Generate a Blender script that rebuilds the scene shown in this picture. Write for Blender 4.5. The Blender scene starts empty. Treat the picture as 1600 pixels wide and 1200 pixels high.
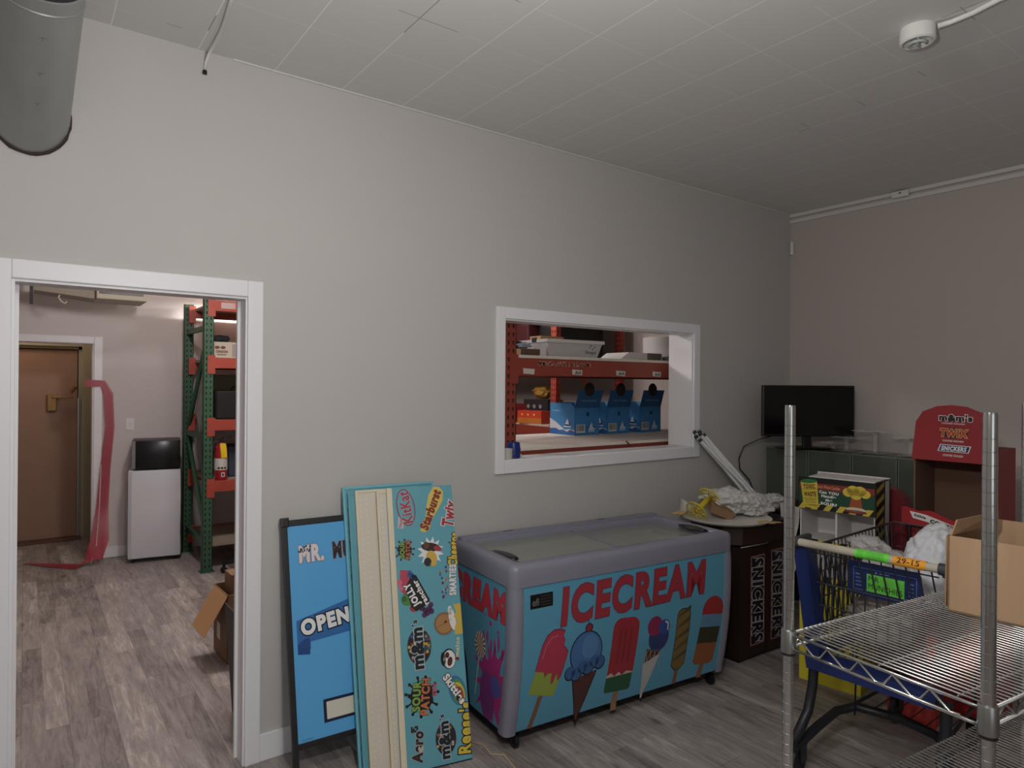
import bpy, bmesh, math, random
from mathutils import Vector, Matrix, noise
from mathutils.geometry import tessellate_polygon
random.seed(7)
S = bpy.context.scene
C = S.collection
R = math.radians

# ------------------------------------------------------------ camera, world, light, exposure
F = 1042.1
yaw, pit, rol = .63136, .00087, .007805
f = Vector((math.sin(yaw)*math.cos(pit), math.cos(yaw)*math.cos(pit), math.sin(pit)))
r0 = f.cross(Vector((0, 0, 1))).normalized(); u0 = r0.cross(f)
rr = r0*math.cos(rol)+u0*math.sin(rol); uu = -r0*math.sin(rol)+u0*math.cos(rol)
cd = bpy.data.cameras.new('camera'); cam = bpy.data.objects.new('camera', cd); C.objects.link(cam)
cam.matrix_world = Matrix(((rr.x, uu.x, -f.x, 0), (rr.y, uu.y, -f.y, -3.05), (rr.z, uu.z, -f.z, 1.68), (0, 0, 0, 1)))
cd.sensor_fit = 'HORIZONTAL'; cd.sensor_width = 36; cd.lens = F/1600*36; cd.clip_start = .02
S.camera = cam
w = bpy.data.worlds.new('world'); S.world = w; w.use_nodes = True
w.node_tree.nodes['Background'].inputs[0].default_value = (.35, .36, .4, 1)
w.node_tree.nodes['Background'].inputs[1].default_value = .3
S.view_settings.view_transform = 'Standard'; S.view_settings.look = 'None'
S.view_settings.exposure = 0.0; S.view_settings.gamma = 1.0
S.cycles.use_denoising = True
S.cycles.max_bounces = 8; S.cycles.diffuse_bounces = 4; S.cycles.transparent_max_bounces = 16
S.cycles.sample_clamp_indirect = 4

def lamp(kind, name, loc, energy, color=(1, 1, 1), size=.2, sy=None, rot=(0, 0, 0)):
    l = bpy.data.lights.new(name, kind); l.energy = energy; l.color = color
    if kind == 'POINT': l.shadow_soft_size = size
    if kind == 'AREA':
        l.shape = 'RECTANGLE'; l.size = size; l.size_y = sy or size
    o = bpy.data.objects.new(name, l); C.objects.link(o); o.location = loc; o.rotation_euler = rot
    return o
# the room's bulb, behind and left of the camera; then two added fill lights with no real source
lamp('POINT', 'room_bulb_light', (.75, -2.05, 2.80), 24, (1, .985, .965), .07)
lamp('POINT', 'low_fill_light', (.52, -2.62, 2.12), 62, (1, .985, .975), .05)  # unseen light, added low to lift the ceiling
lamp('AREA', 'front_fill_light', (-1.0, -6.3, 1.7), 14, (.93, .96, 1), 3.0, 1.8, (R(90), 0, 0))  # unseen area light added behind the camera for general fill and bounce
# storage room
lamp('AREA', 'rack_tube_light', (2.2, 3.99, 2.505), 60, (1, .97, .95), 1.3, .06, (0, 0, 0))
lamp('POINT', 'storage_bulb_light', (1.0, 1.75, 2.70), 62, (1, .93, .92), .12)
lamp('POINT', 'rack_fill_light', (3.1, 1.95, 2.70), 26, (1, .95, .92), .1)  # unseen light added to brighten the shelves behind the pass-through
lamp('POINT', 'passage_bulb_light', (-.1, 5.1, 2.5), 9, (1, .80, .62), .1)

# ------------------------------------------------------------ materials
def lin(c):
    return c/12.92 if c <= .04045 else ((c+.055)/1.055)**2.4
def hexc(h):
    return tuple(lin(int(h[i:i+2], 16)/255) for i in (0, 2, 4))+(1,)
_m = {}
def M(h, rough=.55, metal=0., bump=0., bs=60., var=0., alpha=1., trans=0., spec=.5, coat=0.):
    k = (h, rough, metal, bump, bs, var, alpha, trans, spec, coat)
    if k in _m: return _m[k]
    m = bpy.data.materials.new('mat_'+h); m.use_nodes = True
    nt = m.node_tree; b = nt.nodes['Principled BSDF']
    b.inputs['Base Color'].default_value = hexc(h)
    b.inputs['Roughness'].default_value = rough; b.inputs['Metallic'].default_value = metal
    b.inputs['Alpha'].default_value = alpha; b.inputs['Transmission Weight'].default_value = trans
    b.inputs['Specular IOR Level'].default_value = spec; b.inputs['Coat Weight'].default_value = coat
    if bump or var:
        tc = nt.nodes.new('ShaderNodeTexCoord'); n = nt.nodes.new('ShaderNodeTexNoise')
        n.inputs['Scale'].default_value = bs; n.inputs['Detail'].default_value = 5
        nt.links.new(tc.outputs['Object'], n.inputs['Vector'])
        if bump:
            bp = nt.nodes.new('ShaderNodeBump'); bp.inputs['Strength'].default_value = bump; bp.inputs['Distance'].default_value = .004
            nt.links.new(n.outputs['Fac'], bp.inputs['Height']); nt.links.new(bp.outputs['Normal'], b.inputs['Normal'])
        if var:
            n2 = nt.nodes.new('ShaderNodeTexNoise'); n2.inputs['Scale'].default_value = 6; n2.inputs['Detail'].default_value = 8
            nt.links.new(tc.outputs['Object'], n2.inputs['Vector'])
            mx = nt.nodes.new('ShaderNodeMix'); mx.data_type = 'RGBA'
            c = hexc(h); mx.inputs[6].default_value = tuple(x*(1-var) for x in c[:3])+(1,); mx.inputs[7].default_value = tuple(min(1, x*(1+var)) for x in c[:3])+(1,)
            nt.links.new(n2.outputs['Fac'], mx.inputs[0]); nt.links.new(mx.outputs[2], b.inputs['Base Color'])
    _m[k] = m
    return m

def node_mat(name):
    m = bpy.data.materials.new(name); m.use_nodes = True
    return m, m.node_tree, m.node_tree.nodes['Principled BSDF']

def floor_mat():
    m, nt, b = node_mat('grey_oak_planks'); N = nt.nodes.new; L = nt.links.new
    tc = N('ShaderNodeTexCoord'); mp = N('ShaderNodeMapping'); mp.inputs['Rotation'].default_value = (0, 0, R(90))
    L(tc.outputs['Object'], mp.inputs[0])
    def brick(wd, ht, off):
        br = N('ShaderNodeTexBrick'); br.offset = off; br.offset_frequency = 2
        br.inputs['Scale'].default_value = 1; br.inputs['Brick Width'].default_value = wd; br.inputs['Row Height'].default_value = ht
        br.inputs['Mortar Size'].default_value = .0012; br.inputs['Mortar Smooth'].default_value = .4
        br.inputs['Color1'].default_value = (0, 0, 0, 1); br.inputs['Color2'].default_value = (1, 1, 1, 1); br.inputs['Mortar'].default_value = (.3, .3, .3, 1)
        L(mp.outputs[0], br.inputs['Vector']); return br
    b1 = brick(1.22, .19, .37); b2 = brick(.86, .095, .43)
    st = N('ShaderNodeMapping'); st.inputs['Scale'].default_value = (4.0, 34, 1); L(mp.outputs[0], st.inputs[0])
    # shift the grain from board to board
    ad = N('ShaderNodeVectorMath'); ad.operation = 'MULTIPLY_ADD'; ad.inputs[1].default_value = (9, 5, 7); L(b2.outputs['Color'], ad.inputs[0]); L(st.outputs[0], ad.inputs[2])
    g = N('ShaderNodeTexNoise'); g.inputs['Scale'].default_value = 1; g.inputs['Detail'].default_value = 9; g.inputs['Roughness'].default_value = .72; g.inputs['Distortion'].default_value = 1.1; L(ad.outputs[0], g.inputs['Vector'])
    st2 = N('ShaderNodeMapping'); st2.inputs['Scale'].default_value = (2.2, 9, 1); L(mp.outputs[0], st2.inputs[0])
    g2 = N('ShaderNodeTexNoise'); g2.inputs['Scale'].default_value = 1.6; g2.inputs['Detail'].default_value = 5; L(st2.outputs[0], g2.inputs['Vector'])
    def mth(op, a, bb):
        n = N('ShaderNodeMath'); n.operation = op
        for i, v in enumerate((a, bb)):
            if isinstance(v, (int, float)): n.inputs[i].default_value = v
            else: L(v, n.inputs[i])
        return n.outputs[0]
    t = mth('MULTIPLY', b2.outputs['Color'], .30); t = mth('ADD', t, mth('MULTIPLY', b1.outputs['Color'], .12))
    t = mth('ADD', t, mth('MULTIPLY', g.outputs['Fac'], 1.15)); t = mth('ADD', t, mth('MULTIPLY', g2.outputs['Fac'], .55)); t = mth('SUBTRACT', t, .58)
    kn = N('ShaderNodeTexVoronoi'); kn.inputs['Scale'].default_value = 1; km = N('ShaderNodeMapping'); km.inputs['Scale'].default_value = (2.4, 7.5, 1); L(mp.outputs[0], km.inputs[0])
    kd = N('ShaderNodeVectorMath'); kd.operation = 'MULTIPLY_ADD'; kd.inputs[1].default_value = (.5, .5, 0); L(g2.outputs['Color'], kd.inputs[0]); L(km.outputs[0], kd.inputs[2]); L(kd.outputs[0], kn.inputs['Vector'])
    kk = mth('MULTIPLY', mth('MAXIMUM', mth('SUBTRACT', .16, kn.outputs['Distance']), 0.0), 2.6); t = mth('SUBTRACT', t, kk)
    cr = N('ShaderNodeValToRGB'); e = cr.color_ramp.elements
    e[0].position = .12; e[0].color = hexc('5f5754'); e[1].position = .85; e[1].color = hexc('cdc4bd')
    x = e.new(.42); x.color = hexc('8f8682'); x = e.new(.62); x.color = hexc('a39a96')
    L(t, cr.inputs[0])
    mx = N('ShaderNodeMix'); mx.data_type = 'RGBA'; mx.blend_type = 'MULTIPLY'; mx.inputs[7].default_value = (.55, .53, .52, 1)
    L(b1.outputs['Fac'], mx.inputs[0]); L(cr.outputs[0], mx.inputs[6]); L(mx.outputs[2], b.inputs['Base Color'])
    b.inputs['Roughness'].default_value = .48; b.inputs['Specular IOR Level'].default_value = .35
    bp = N('ShaderNodeBump'); bp.inputs['Strength'].default_value = .15; bp.inputs['Distance'].default_value = .002; L(g.outputs['Fac'], bp.inputs['Height']); L(bp.outputs[0], b.inputs['Normal'])
    return m

def ceiling_mat():
    m, nt, b = node_mat('ceiling_tiles'); N = nt.nodes.new; L = nt.links.new
    tc = N('ShaderNodeTexCoord'); sp = N('ShaderNodeSeparateXYZ'); L(tc.outputs['Object'], sp.inputs[0])
    def mth(op, a, bb=0.0):
        n = N('ShaderNodeMath'); n.operation = op
        for i, v in enumerate((a, bb)):
            if isinstance(v, (int, float)): n.inputs[i].default_value = v
            else: L(v, n.inputs[i])
        return n.outputs[0]
    nz = N('ShaderNodeTexNoise'); nz.inputs['Scale'].default_value = 1.3; L(tc.outputs['Object'], nz.inputs['Vector'])
    def seam(ax, off, wd):
        t = mth('ADD', sp.outputs[ax], off); t = mth('DIVIDE', t, .3155); t = mth('FRACT', t); t = mth('SUBTRACT', t, .5); t = mth('ABSOLUTE', t)
        return mth('LESS_THAN', t, wd)
    a = seam('X', -.897+.15775, .0068)
    c = seam('Y', .776+.15775, .0055)
    cm = N('ShaderNodeMix'); cm.data_type = 'RGBA'; cm.inputs[6].default_value = hexc('e0dfdc'); cm.inputs[7].default_value = hexc('fdfcfa')  # light caught on the lengthwise seams is put into their colour
    br = mth('MULTIPLY', a, mth('GREATER_THAN', nz.outputs['Fac'], .36)); L(br, cm.inputs[0])
    c2 = N('ShaderNodeMix'); c2.data_type = 'RGBA'; c2.inputs[7].default_value = hexc('f4f3ef')
    dk = mth('MULTIPLY', c, mth('MULTIPLY', .8, mth('GREATER_THAN', nz.outputs['Fac'], .42))); L(dk, c2.inputs[0]); L(cm.outputs[2], c2.inputs[6])
    c3 = N('ShaderNodeMix'); c3.data_type = 'RGBA'; c3.inputs[7].default_value = hexc('8a8884')
    d2 = mth('MULTIPLY', mth('MAXIMUM', a, c), mth('LESS_THAN', nz.outputs['Fac'], .38)); L(mth('MULTIPLY', d2, .8), c3.inputs[0]); L(c2.outputs[2], c3.inputs[6])
    L(c3.outputs[2], b.inputs['Base Color']); b.inputs['Roughness'].default_value = .75
    return m

def wall_mat(h, name):
    m, nt, b = node_mat(name); N = nt.nodes.new; L = nt.links.new
    tc = N('ShaderNodeTexCoord'); n = N('ShaderNodeTexNoise'); n.inputs['Scale'].default_value = 120; n.inputs['Detail'].default_value = 4; L(tc.outputs['Object'], n.inputs['Vector'])
    n2 = N('ShaderNodeTexNoise'); n2.inputs['Scale'].default_value = 1.1; n2.inputs['Detail'].default_value = 6; L(tc.outputs['Object'], n2.inputs['Vector'])
    mx = N('ShaderNodeMix'); mx.data_type = 'RGBA'; c = hexc(h)
    mx.inputs[6].default_value = tuple(x*.95 for x in c[:3])+(1,); mx.inputs[7].default_value = tuple(x*1.04 for x in c[:3])+(1,)
    L(n2.outputs['Fac'], mx.inputs[0]); L(mx.outputs[2], b.inputs['Base Color'])
    bp = N('ShaderNodeBump'); bp.inputs['Strength'].default_value = .12; bp.inputs['Distance'].default_value = .003; L(n.outputs['Fac'], bp.inputs['Height']); L(bp.outputs[0], b.inputs['Normal'])
    b.inputs['Roughness'].default_value = .6; b.inputs['Specular IOR Level'].default_value = .3
    return m

def cardboard_mat(h='a5835f'):
    m, nt, b = node_mat('cardboard'); N = nt.nodes.new; L = nt.links.new
    tc = N('ShaderNodeTexCoord'); mp = N('ShaderNodeMapping'); mp.inputs['Scale'].default_value = (9, 9, .8); L(tc.outputs['Object'], mp.inputs[0])
    n = N('ShaderNodeTexNoise'); n.inputs['Scale'].default_value = 3; n.inputs['Detail'].default_value = 3; L(mp.outputs[0], n.inputs['Vector'])
    mx = N('ShaderNodeMix'); mx.data_type = 'RGBA'; c = hexc(h)
    mx.inputs[6].default_value = tuple(x*.82 for x in c[:3])+(1,); mx.inputs[7].default_value = tuple(x*1.15 for x in c[:3])+(1,)
    L(n.outputs['Fac'], mx.inputs[0]); L(mx.outputs[2], b.inputs['Base Color']); b.inputs['Roughness'].default_value = .8
    return m

WALL = wall_mat('c3bfbb', 'warm_grey_paint'); WALL2 = wall_mat('bfb5ae', 'beige_grey_paint'); WALLS = wall_mat('d2cac6', 'storage_paint')
FLOOR = floor_mat(); CEIL = ceiling_mat(); CARD = cardboard_mat('9a7d60'); CARD2 = cardboard_mat('8a6a4c')
WHITE = M('dadade', .4); TRIMW = M('eae9eb', .38, bump=.05, bs=30); BLACK = M('141416', .4); DARK = M('1b1a1d', .6)
CHROME = M('c9c9c6', .16, 1.0); CHROMED = M('d2d2ce', .36, 1.0)
ORANGE = M('a34434', .5, var=.15); GREEN = M('34583f', .5, var=.25); ORED = M('883a2c', .5, var=.15)
GREY = M('82818f', .38, bump=.1, bs=200); TEAL = M('62a0ae', .35)

# ------------------------------------------------------------ building helpers
class B:
    def __init__(s): s.bm = bmesh.new(); s.mi = 0
    def _tag(s, n0):
        s.bm.faces.ensure_lookup_table()
        for i in range(n0, len(s.bm.faces)): s.bm.faces[i].material_index = s.mi
    def box(s, a, b, bev=0., rz=0., mat=None):
        n0 = len(s.bm.faces); c = [(a[i]+b[i])/2 for i in range(3)]; d = [abs(b[i]-a[i]) for i in range(3)]
        mt = Matrix.Translation(c) @ Matrix.Rotation(rz, 4, 'Z')
        if mat is not None: mt = mat @ mt
        g = bmesh.ops.create_cube(s.bm, size=1, matrix=mt @ Matrix.Diagonal((d[0], d[1], d[2], 1)))
        if bev:
            es = list({e for v in g['verts'] for e in v.link_edges})
            bmesh.ops.bevel(s.bm, geom=es, offset=min(bev, min(d)*.45), segments=2, affect='EDGES', profile=.6)
        s._tag(n0); return s
    def hexa(s, p):   # 8 points: bottom 4 ccw, top 4 ccw
        n0 = len(s.bm.faces); v = [s.bm.verts.new(q) for q in p]
        for q in ((3, 2, 1, 0), (4, 5, 6, 7), (0, 1, 5, 4), (1, 2, 6, 5), (2, 3, 7, 6), (3, 0, 4, 7)): s.bm.faces.new([v[i] for i in q])
        s._tag(n0); return s
    def prism(s, pts, d, mt=None):   # polygon in local xy, thickness d along z
        n0 = len(s.bm.faces); mt = mt or Matrix()
        a = [s.bm.verts.new(mt @ Vector((x, y, 0))) for x, y in pts]; b = [s.bm.verts.new(mt @ Vector((x, y, d))) for x, y in pts]
        n = len(pts)
        for i in range(n): s.bm.faces.new((a[i], a[(i+1) % n], b[(i+1) % n], b[i]))
        for t in tessellate_polygon([[Vector((x, y, 0)) for x, y in pts]]):
            s.bm.faces.new([a[i] for i in t][::-1]); s.bm.faces.new([b[i] for i in t])
        s._tag(n0); return s
    def tube(s, pts, r, n=10, closed=False, cap=True):
        n0 = len(s.bm.faces); pts = [Vector(p) for p in pts]; rings = []; prev = None; m = len(pts)
        rs = r if isinstance(r, (list, tuple)) else [r]*m
        for i, p in enumerate(pts):
            if closed: t = (pts[(i+1) % m]-pts[i-1]).normalized()
            else: t = (pts[min(i+1, m-1)]-pts[max(i-1, 0)]).normalized()
            if prev is None:
                a = Vector((0, 0, 1)) if abs(t.z) < .9 else Vector((1, 0, 0)); x = t.cross(a).normalized()
            else: x = (prev-t*prev.dot(t)).normalized()
            prev = x; y = t.cross(x)
            rings.append([s.bm.verts.new(p+(x*math.cos(k*2*math.pi/n)+y*math.sin(k*2*math.pi/n))*rs[i]) for k in range(n)])
        for i in range(m if closed else m-1):
            A, Bq = rings[i], rings[(i+1) % m]
            for k in range(n): s.bm.faces.new((A[k], A[(k+1) % n], Bq[(k+1) % n], Bq[k]))
        if cap and not closed: s.bm.faces.new(rings[0][::-1]); s.bm.faces.new(rings[-1])
        s._tag(n0); return s
    def lathe(s, prof, n=24, mt=None):
        n0 = len(s.bm.faces); mt = mt or Matrix(); rings = []
        for r_, z in prof: rings.append([s.bm.verts.new(mt @ Vector((r_*math.cos(k*2*math.pi/n), r_*math.sin(k*2*math.pi/n), z))) for k in range(n)])
        for A, Bq in zip(rings, rings[1:]):
            for k in range(n): s.bm.faces.new((A[k], A[(k+1) % n], Bq[(k+1) % n], Bq[k]))
        s.bm.faces.new(rings[0][::-1]); s.bm.faces.new(rings[-1]); s._tag(n0); return s
    def sheet(s, fn, nu, nv):
        n0 = len(s.bm.faces); v = [[s.bm.verts.new(fn(i/nu, j/nv)) for j in range(nv+1)] for i in range(nu+1)]
        for i in range(nu):
            for j in range(nv): s.bm.faces.new((v[i][j], v[i+1][j], v[i+1][j+1], v[i][j+1]))
        s._tag(n0); return s
    def blob(s, c, rad, seed=0, amp=.3, fr=4, sub=4, fold=0.):
        n0 = len(s.bm.faces); g = bmesh.ops.create_icosphere(s.bm, subdivisions=sub, radius=1)
        for v in g['verts']:
            p = v.co.copy(); q = p*fr*.5+Vector((seed*3.1, seed*1.7, seed))
            k = 1+amp*noise.noise(q)-amp*.5*abs(noise.noise(q*2.1))*2+amp*.25
            if fold: k -= fold*abs(noise.noise(Vector((p.x*fr*2, p.y*fr*2, p.z*1.2))+Vector((seed, 0, 0))))*1.6; k -= fold*.8*abs(noise.noise(p*fr*2.3+Vector((0, seed, 0))))
            v.co = Vector((c[0]+p.x*rad[0]*k, c[1]+p.y*rad[1]*k, c[2]+p.z*rad[2]*k))
        s._tag(n0); return s
    def build(s, name, mats, parent=None, smooth=False, recalc=True):
        if recalc: bmesh.ops.recalc_face_normals(s.bm, faces=s.bm.faces)
        me = bpy.data.meshes.new(name); s.bm.to_mesh(me); s.bm.free()
        for m in (mats if isinstance(mats, (list, tuple)) else [mats]): me.materials.append(m)
        if smooth:
            for p in me.polygons: p.use_smooth = True
            if smooth is not True and hasattr(me, 'set_sharp_from_angle'): me.set_sharp_from_angle(angle=R(smooth))
        o = bpy.data.objects.new(name, me); C.objects.link(o)
        if parent: o.parent = parent
        return o

def thing(name, label, cat, loc=(0, 0, 0), rz=0., group=None, rot=None):
    o = bpy.data.objects.new(name, None); C.objects.link(o); o.location = loc
    o.rotation_euler = rot if rot else (0, 0, rz); o.empty_display_size = .1
    return tag(o, label, cat, group)
def tag(o, label, cat, group=None):
    o['label'] = label; o['category'] = cat
    if group: o['group'] = group
    return o
def struct(o): o['kind'] = 'structure'; return o
def at(o, loc, rz=0., rot=None):
    o.location = loc; o.rotation_euler = rot if rot else (0, 0, rz); return o

class Canvas:
    """flat printed graphics laid on a surface; fn(u, v, h) gives the surface point"""
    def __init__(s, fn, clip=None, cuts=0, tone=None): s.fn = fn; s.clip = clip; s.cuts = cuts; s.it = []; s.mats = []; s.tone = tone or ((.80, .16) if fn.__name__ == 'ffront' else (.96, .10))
    def _mi(s, m):
        if isinstance(m, str):
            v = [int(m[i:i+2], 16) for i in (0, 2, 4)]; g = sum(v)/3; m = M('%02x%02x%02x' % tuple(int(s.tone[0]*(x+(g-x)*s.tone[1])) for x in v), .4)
        if m not in s.mats: s.mats.append(m)
        return s.mats.index(m)
    def poly(s, pts, m, layer=1):
        t = tessellate_polygon([[Vector((x, y, 0)) for x, y in pts]])
        s.it.append((list(pts), [tuple(q) for q in t], s._mi(m), layer)); return s
    def rect(s, x0, y0, x1, y1, m, layer=1): return s.poly([(x0, y0), (x1, y0), (x1, y1), (x0, y1)], m, layer)
    def ell(s, cx, cy, rx, ry, m, layer=1, n=28, a0=0, a1=360, rot=0):
        c, sn = math.cos(R(rot)), math.sin(R(rot)); p = []
        for k in range(n):
            a = R(a0+(a1-a0)*k/(n if a1-a0 >= 360 else n-1)); x, y = rx*math.cos(a), ry*math.sin(a)
            p.append((cx+x*c-y*sn, cy+x*sn+y*c))
        return s.poly(p, m, layer)
    def line(s, pts, wd, m, layer=1):
        for (x0, y0), (x1, y1) in zip(pts, pts[1:]):
            d = math.hypot(x1-x0, y1-y0) or 1; nx, ny = -(y1-y0)/d*wd/2, (x1-x0)/d*wd/2
            s.poly([(x0+nx, y0+ny), (x0-nx, y0-ny), (x1-nx, y1-ny), (x1+nx, y1+ny)], m, layer)
        return s
    def build(s, name, parent=None):
        bm = bmesh.new(); lay = bm.verts.layers.float.new('h')
        for vs, fs, mi, ly in s.it:
            V = []
            for x, y in vs:
                v = bm.verts.new((x, y, 0)); v[lay] = (ly+1)*.0004; V.append(v)
            for t in fs:
                try:
                    fa = bm.faces.new([V[i] for i in t]); fa.material_index = mi
                    if fa.normal.z < 0 or True:
                        fa.normal_update()
                        if fa.normal.z < 0: fa.normal_flip()
                except ValueError: pass
        def cut(co, no, clear=False):
            bmesh.ops.bisect_plane(bm, geom=bm.verts[:]+bm.edges[:]+bm.faces[:], plane_co=co, plane_no=no, clear_outer=clear, dist=1e-6)
        if s.clip:
            a, b, c_, d = s.clip
            cut((a, 0, 0), (-1, 0, 0), True); cut((c_, 0, 0), (1, 0, 0), True); cut((0, b, 0), (0, -1, 0), True); cut((0, d, 0), (0, 1, 0), True)
        if s.cuts and bm.verts:
            ys = [v.co.y for v in bm.verts]; lo, hi = min(ys), max(ys); k = lo
            y = math.ceil(lo/s.cuts)*s.cuts
            while y < hi: cut((0, y, 0), (0, 1, 0)); y += s.cuts
        for v in bm.verts: v.co = s.fn(v.co.x, v.co.y, max(v[lay], .0004))
        me = bpy.data.meshes.new(name); bm.to_mesh(me); bm.free()
        for m in s.mats: me.materials.append(m)
        o = bpy.data.objects.new(name, me); C.objects.link(o)
        if parent: o.parent = parent
        return o
def mk2(txt, o_, shear, off):
    cu = bpy.data.curves.new('t', 'FONT'); cu.body = txt; cu.size = 1; cu.offset = o_; cu.shear = shear; cu.resolution_u = 4
    cu.space_character = 1+off*3.0
    ob = bpy.data.objects.new('t', cu); C.objects.link(ob); bpy.context.view_layer.update()
    me = bpy.data.meshes.new_from_object(ob.evaluated_get(bpy.context.evaluated_depsgraph_get()))
    vs = [(v.co.x, v.co.y) for v in me.vertices]; me.calc_loop_triangles(); fs = [tuple(t.vertices) for t in me.loop_triangles]
    bpy.data.objects.remove(ob); bpy.data.curves.remove(cu); bpy.data.meshes.remove(me); return vs, fs
def plane(o, u, v):
    """surface map from origin o along unit u (right) and v (up); normal u x v"""
    o, u, v = Vector(o), Vector(u), Vector(v); n = u.cross(v).normalized()
    return lambda x, y, h: o+u*x+v*y+n*h
# fix: text widths keep one spacing for fill and outline
def _text(s, txt, cx, cy, wd, ht, m, rot=0, off=.02, shear=0, layer=3, outline=None, ow=.03, wave=None):
    base, bf = mk2(txt, off, shear, off)
    x0, x1 = min(p[0] for p in base), max(p[0] for p in base); y0, y1 = min(p[1] for p in base), max(p[1] for p in base)
    mx, my = (x0+x1)/2, (y0+y1)/2; kx = wd/(x1-x0); ky = ht/(y1-y0); c, sn = math.cos(R(rot)), math.sin(R(rot))
    jobs = [(m, base, bf, layer)]
    if outline:
        vs, fs = mk2(txt, off+ow, shear, off); jobs.append((outline, vs, fs, layer-1))
    for mm, vs, fs, ly in jobs:
        q = []
        for x, y in vs:
            a, b = (x-mx)*kx, (y-my)*ky
            if wave: b += wave(a)
            q.append((cx+a*c-b*sn, cy+a*sn+b*c))
        s.it.append((q, fs, s._mi(mm), ly))
    return s
Canvas.text = _text
def copy_tree(o, parent=None):
    c = o.copy(); C.objects.link(c); c.parent = parent
    for ch in list(o.children): copy_tree(ch, c)
    return c

# ------------------------------------------------------------ the shell
XR = 5.03; ZC = 3.08; T = .105; XL = -3.2; YF = -6.5; YS = 4.37
struct(B().box((XL-.2, YF-.2, -.1), (XR+.6, 7.6, 0)).build('floor', FLOOR))
struct(B().box((XL-.2, YF-.2, ZC), (XR+.2, T, ZC+.1)).build('ceiling', CEIL))
struct(B().box((XL-.2, T, 2.85), (XR+.6, 7.6, 2.95)).build('ceiling.001', WALLS))
b = B()
b.box((XL, 0, 0), (-.045, T, ZC)).box((-.045, 0, 2.06), (.795, T, ZC)).box((.795, 0, 0), (2.165, T, ZC))
b.box((2.165, 0, 0), (3.815, T, 1.245)).box((2.165, 0, 2.06), (3.815, T, ZC)).box((3.815, 0, 0), (XR, T, ZC))
struct(b.build('wall_back', WALL))
struct(B().box((XR, YF, 0), (XR+.15, 0, ZC)).build('wall_right', WALL2))
struct(B().box((XL-.15, YF, 0), (XL, T, ZC)).build('wall_left', WALL))
b = B().box((XL, YF-.15, 0), (-2.6, YF, ZC)).box((.6, YF-.15, 0), (XR, YF, ZC)).box((-2.6, YF-.15, 0), (.6, YF, .7)).box((-2.6, YF-.15, 2.7), (.6, YF, ZC))
struct(b.build('wall_front', WALL))
# storage room walls
b = B().box((-2, YS, 0), (-.4, YS+.14, 2.85)).box((-.4, YS, 2.045), (.535, YS+.14, 2.85)).box((.535, YS, 0), (XR+.15, YS+.14, 2.85))
struct(b.build('wall_far', WALLS))
struct(B().box((XR+.12, T, 0), (XR+.27, YS, 2.85)).build('wall_storage_right', WALL2))
struct(B().box((-2.1, T, 0), (-2, YS, 2.85)).build('wall_storage_left', WALLS))
b = B().box((-1.2, 6.75, 0), (1.5, 6.85, 2.85)).box((-1.3, YS+.14, 0), (-1.2, 6.85, 2.85)).box((.66, YS+.14, 0), (.78, 6.75, 2.85))
struct(b.build('wall_passage', M('8d7f73', .7)))
# door opening casing and jamb
b = B()
b.box((-.115, -.018, 0), (-.04, 0, 2.125), .004).box((.787, -.018, 0), (.852, 0, 2.125), .004).box((-.04, -.018, 2.055), (.787, 0, 2.125), .004)
b.box((-.045, -.004, 0), (-.03, T+.005, 2.06)).box((.780, -.004, 0), (.795, T+.005, 2.06)).box((-.03, -.004, 2.045), (.78, T+.005, 2.06))
b.box((-.03, T-.02, 0), (-.018, T, 2.045)).box((.768, T-.02, 0), (.78, T, 2.045))
struct(b.build('trim_1', TRIMW))
# pass-through window frame with deep reveal
b = B()
b.box((2.112, -.018, 1.18), (2.172, 0, 2.115), .004).box((3.808, -.018, 1.18), (3.872, 0, 2.115), .004)
b.box((2.172, -.018, 2.05), (3.808, 0, 2.115), .004).box((2.172, -.018, 1.18), (3.808, 0, 1.25), .004)
b.box((2.165, -.002, 1.245), (2.18, T+.02, 2.06)).box((3.797, -.002, 1.245), (3.815, T+.1, 2.06)).box((2.18, -.002, 2.042), (3.8, T+.02, 2.06)).box((2.18, -.002, 1.24), (3.8, T+.05, 1.256))
struct(b.build('window_1', TRIMW))
# baseboards
struct(B().box((.852, -.014, 0), (XR, 0, .118), .003).build('baseboard_back', TRIMW))
struct(B().box((XR-.014, YF, 0), (XR, -.014, .118), .003).build('baseboard_right', TRIMW))
struct(B().box((.615, YS-.014, 0), (XR, YS, .1), .003).build('baseboard_far', TRIMW))
# ceiling edge trim on the right wall, thin bead on the back wall
struct(B().box((.72, -.007, ZC-.007), (XR, 0, ZC)).build('trim_2', M('d6d4cf', .4)))
b = B().box((XR-.022, YF, ZC-.03), (XR, 0, ZC-.002), .003).box((XR-.012, YF, ZC-.075), (XR, 0, ZC-.045), .003)
struct(b.build('trim_3', M('d6d2cb', .5)))
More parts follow.
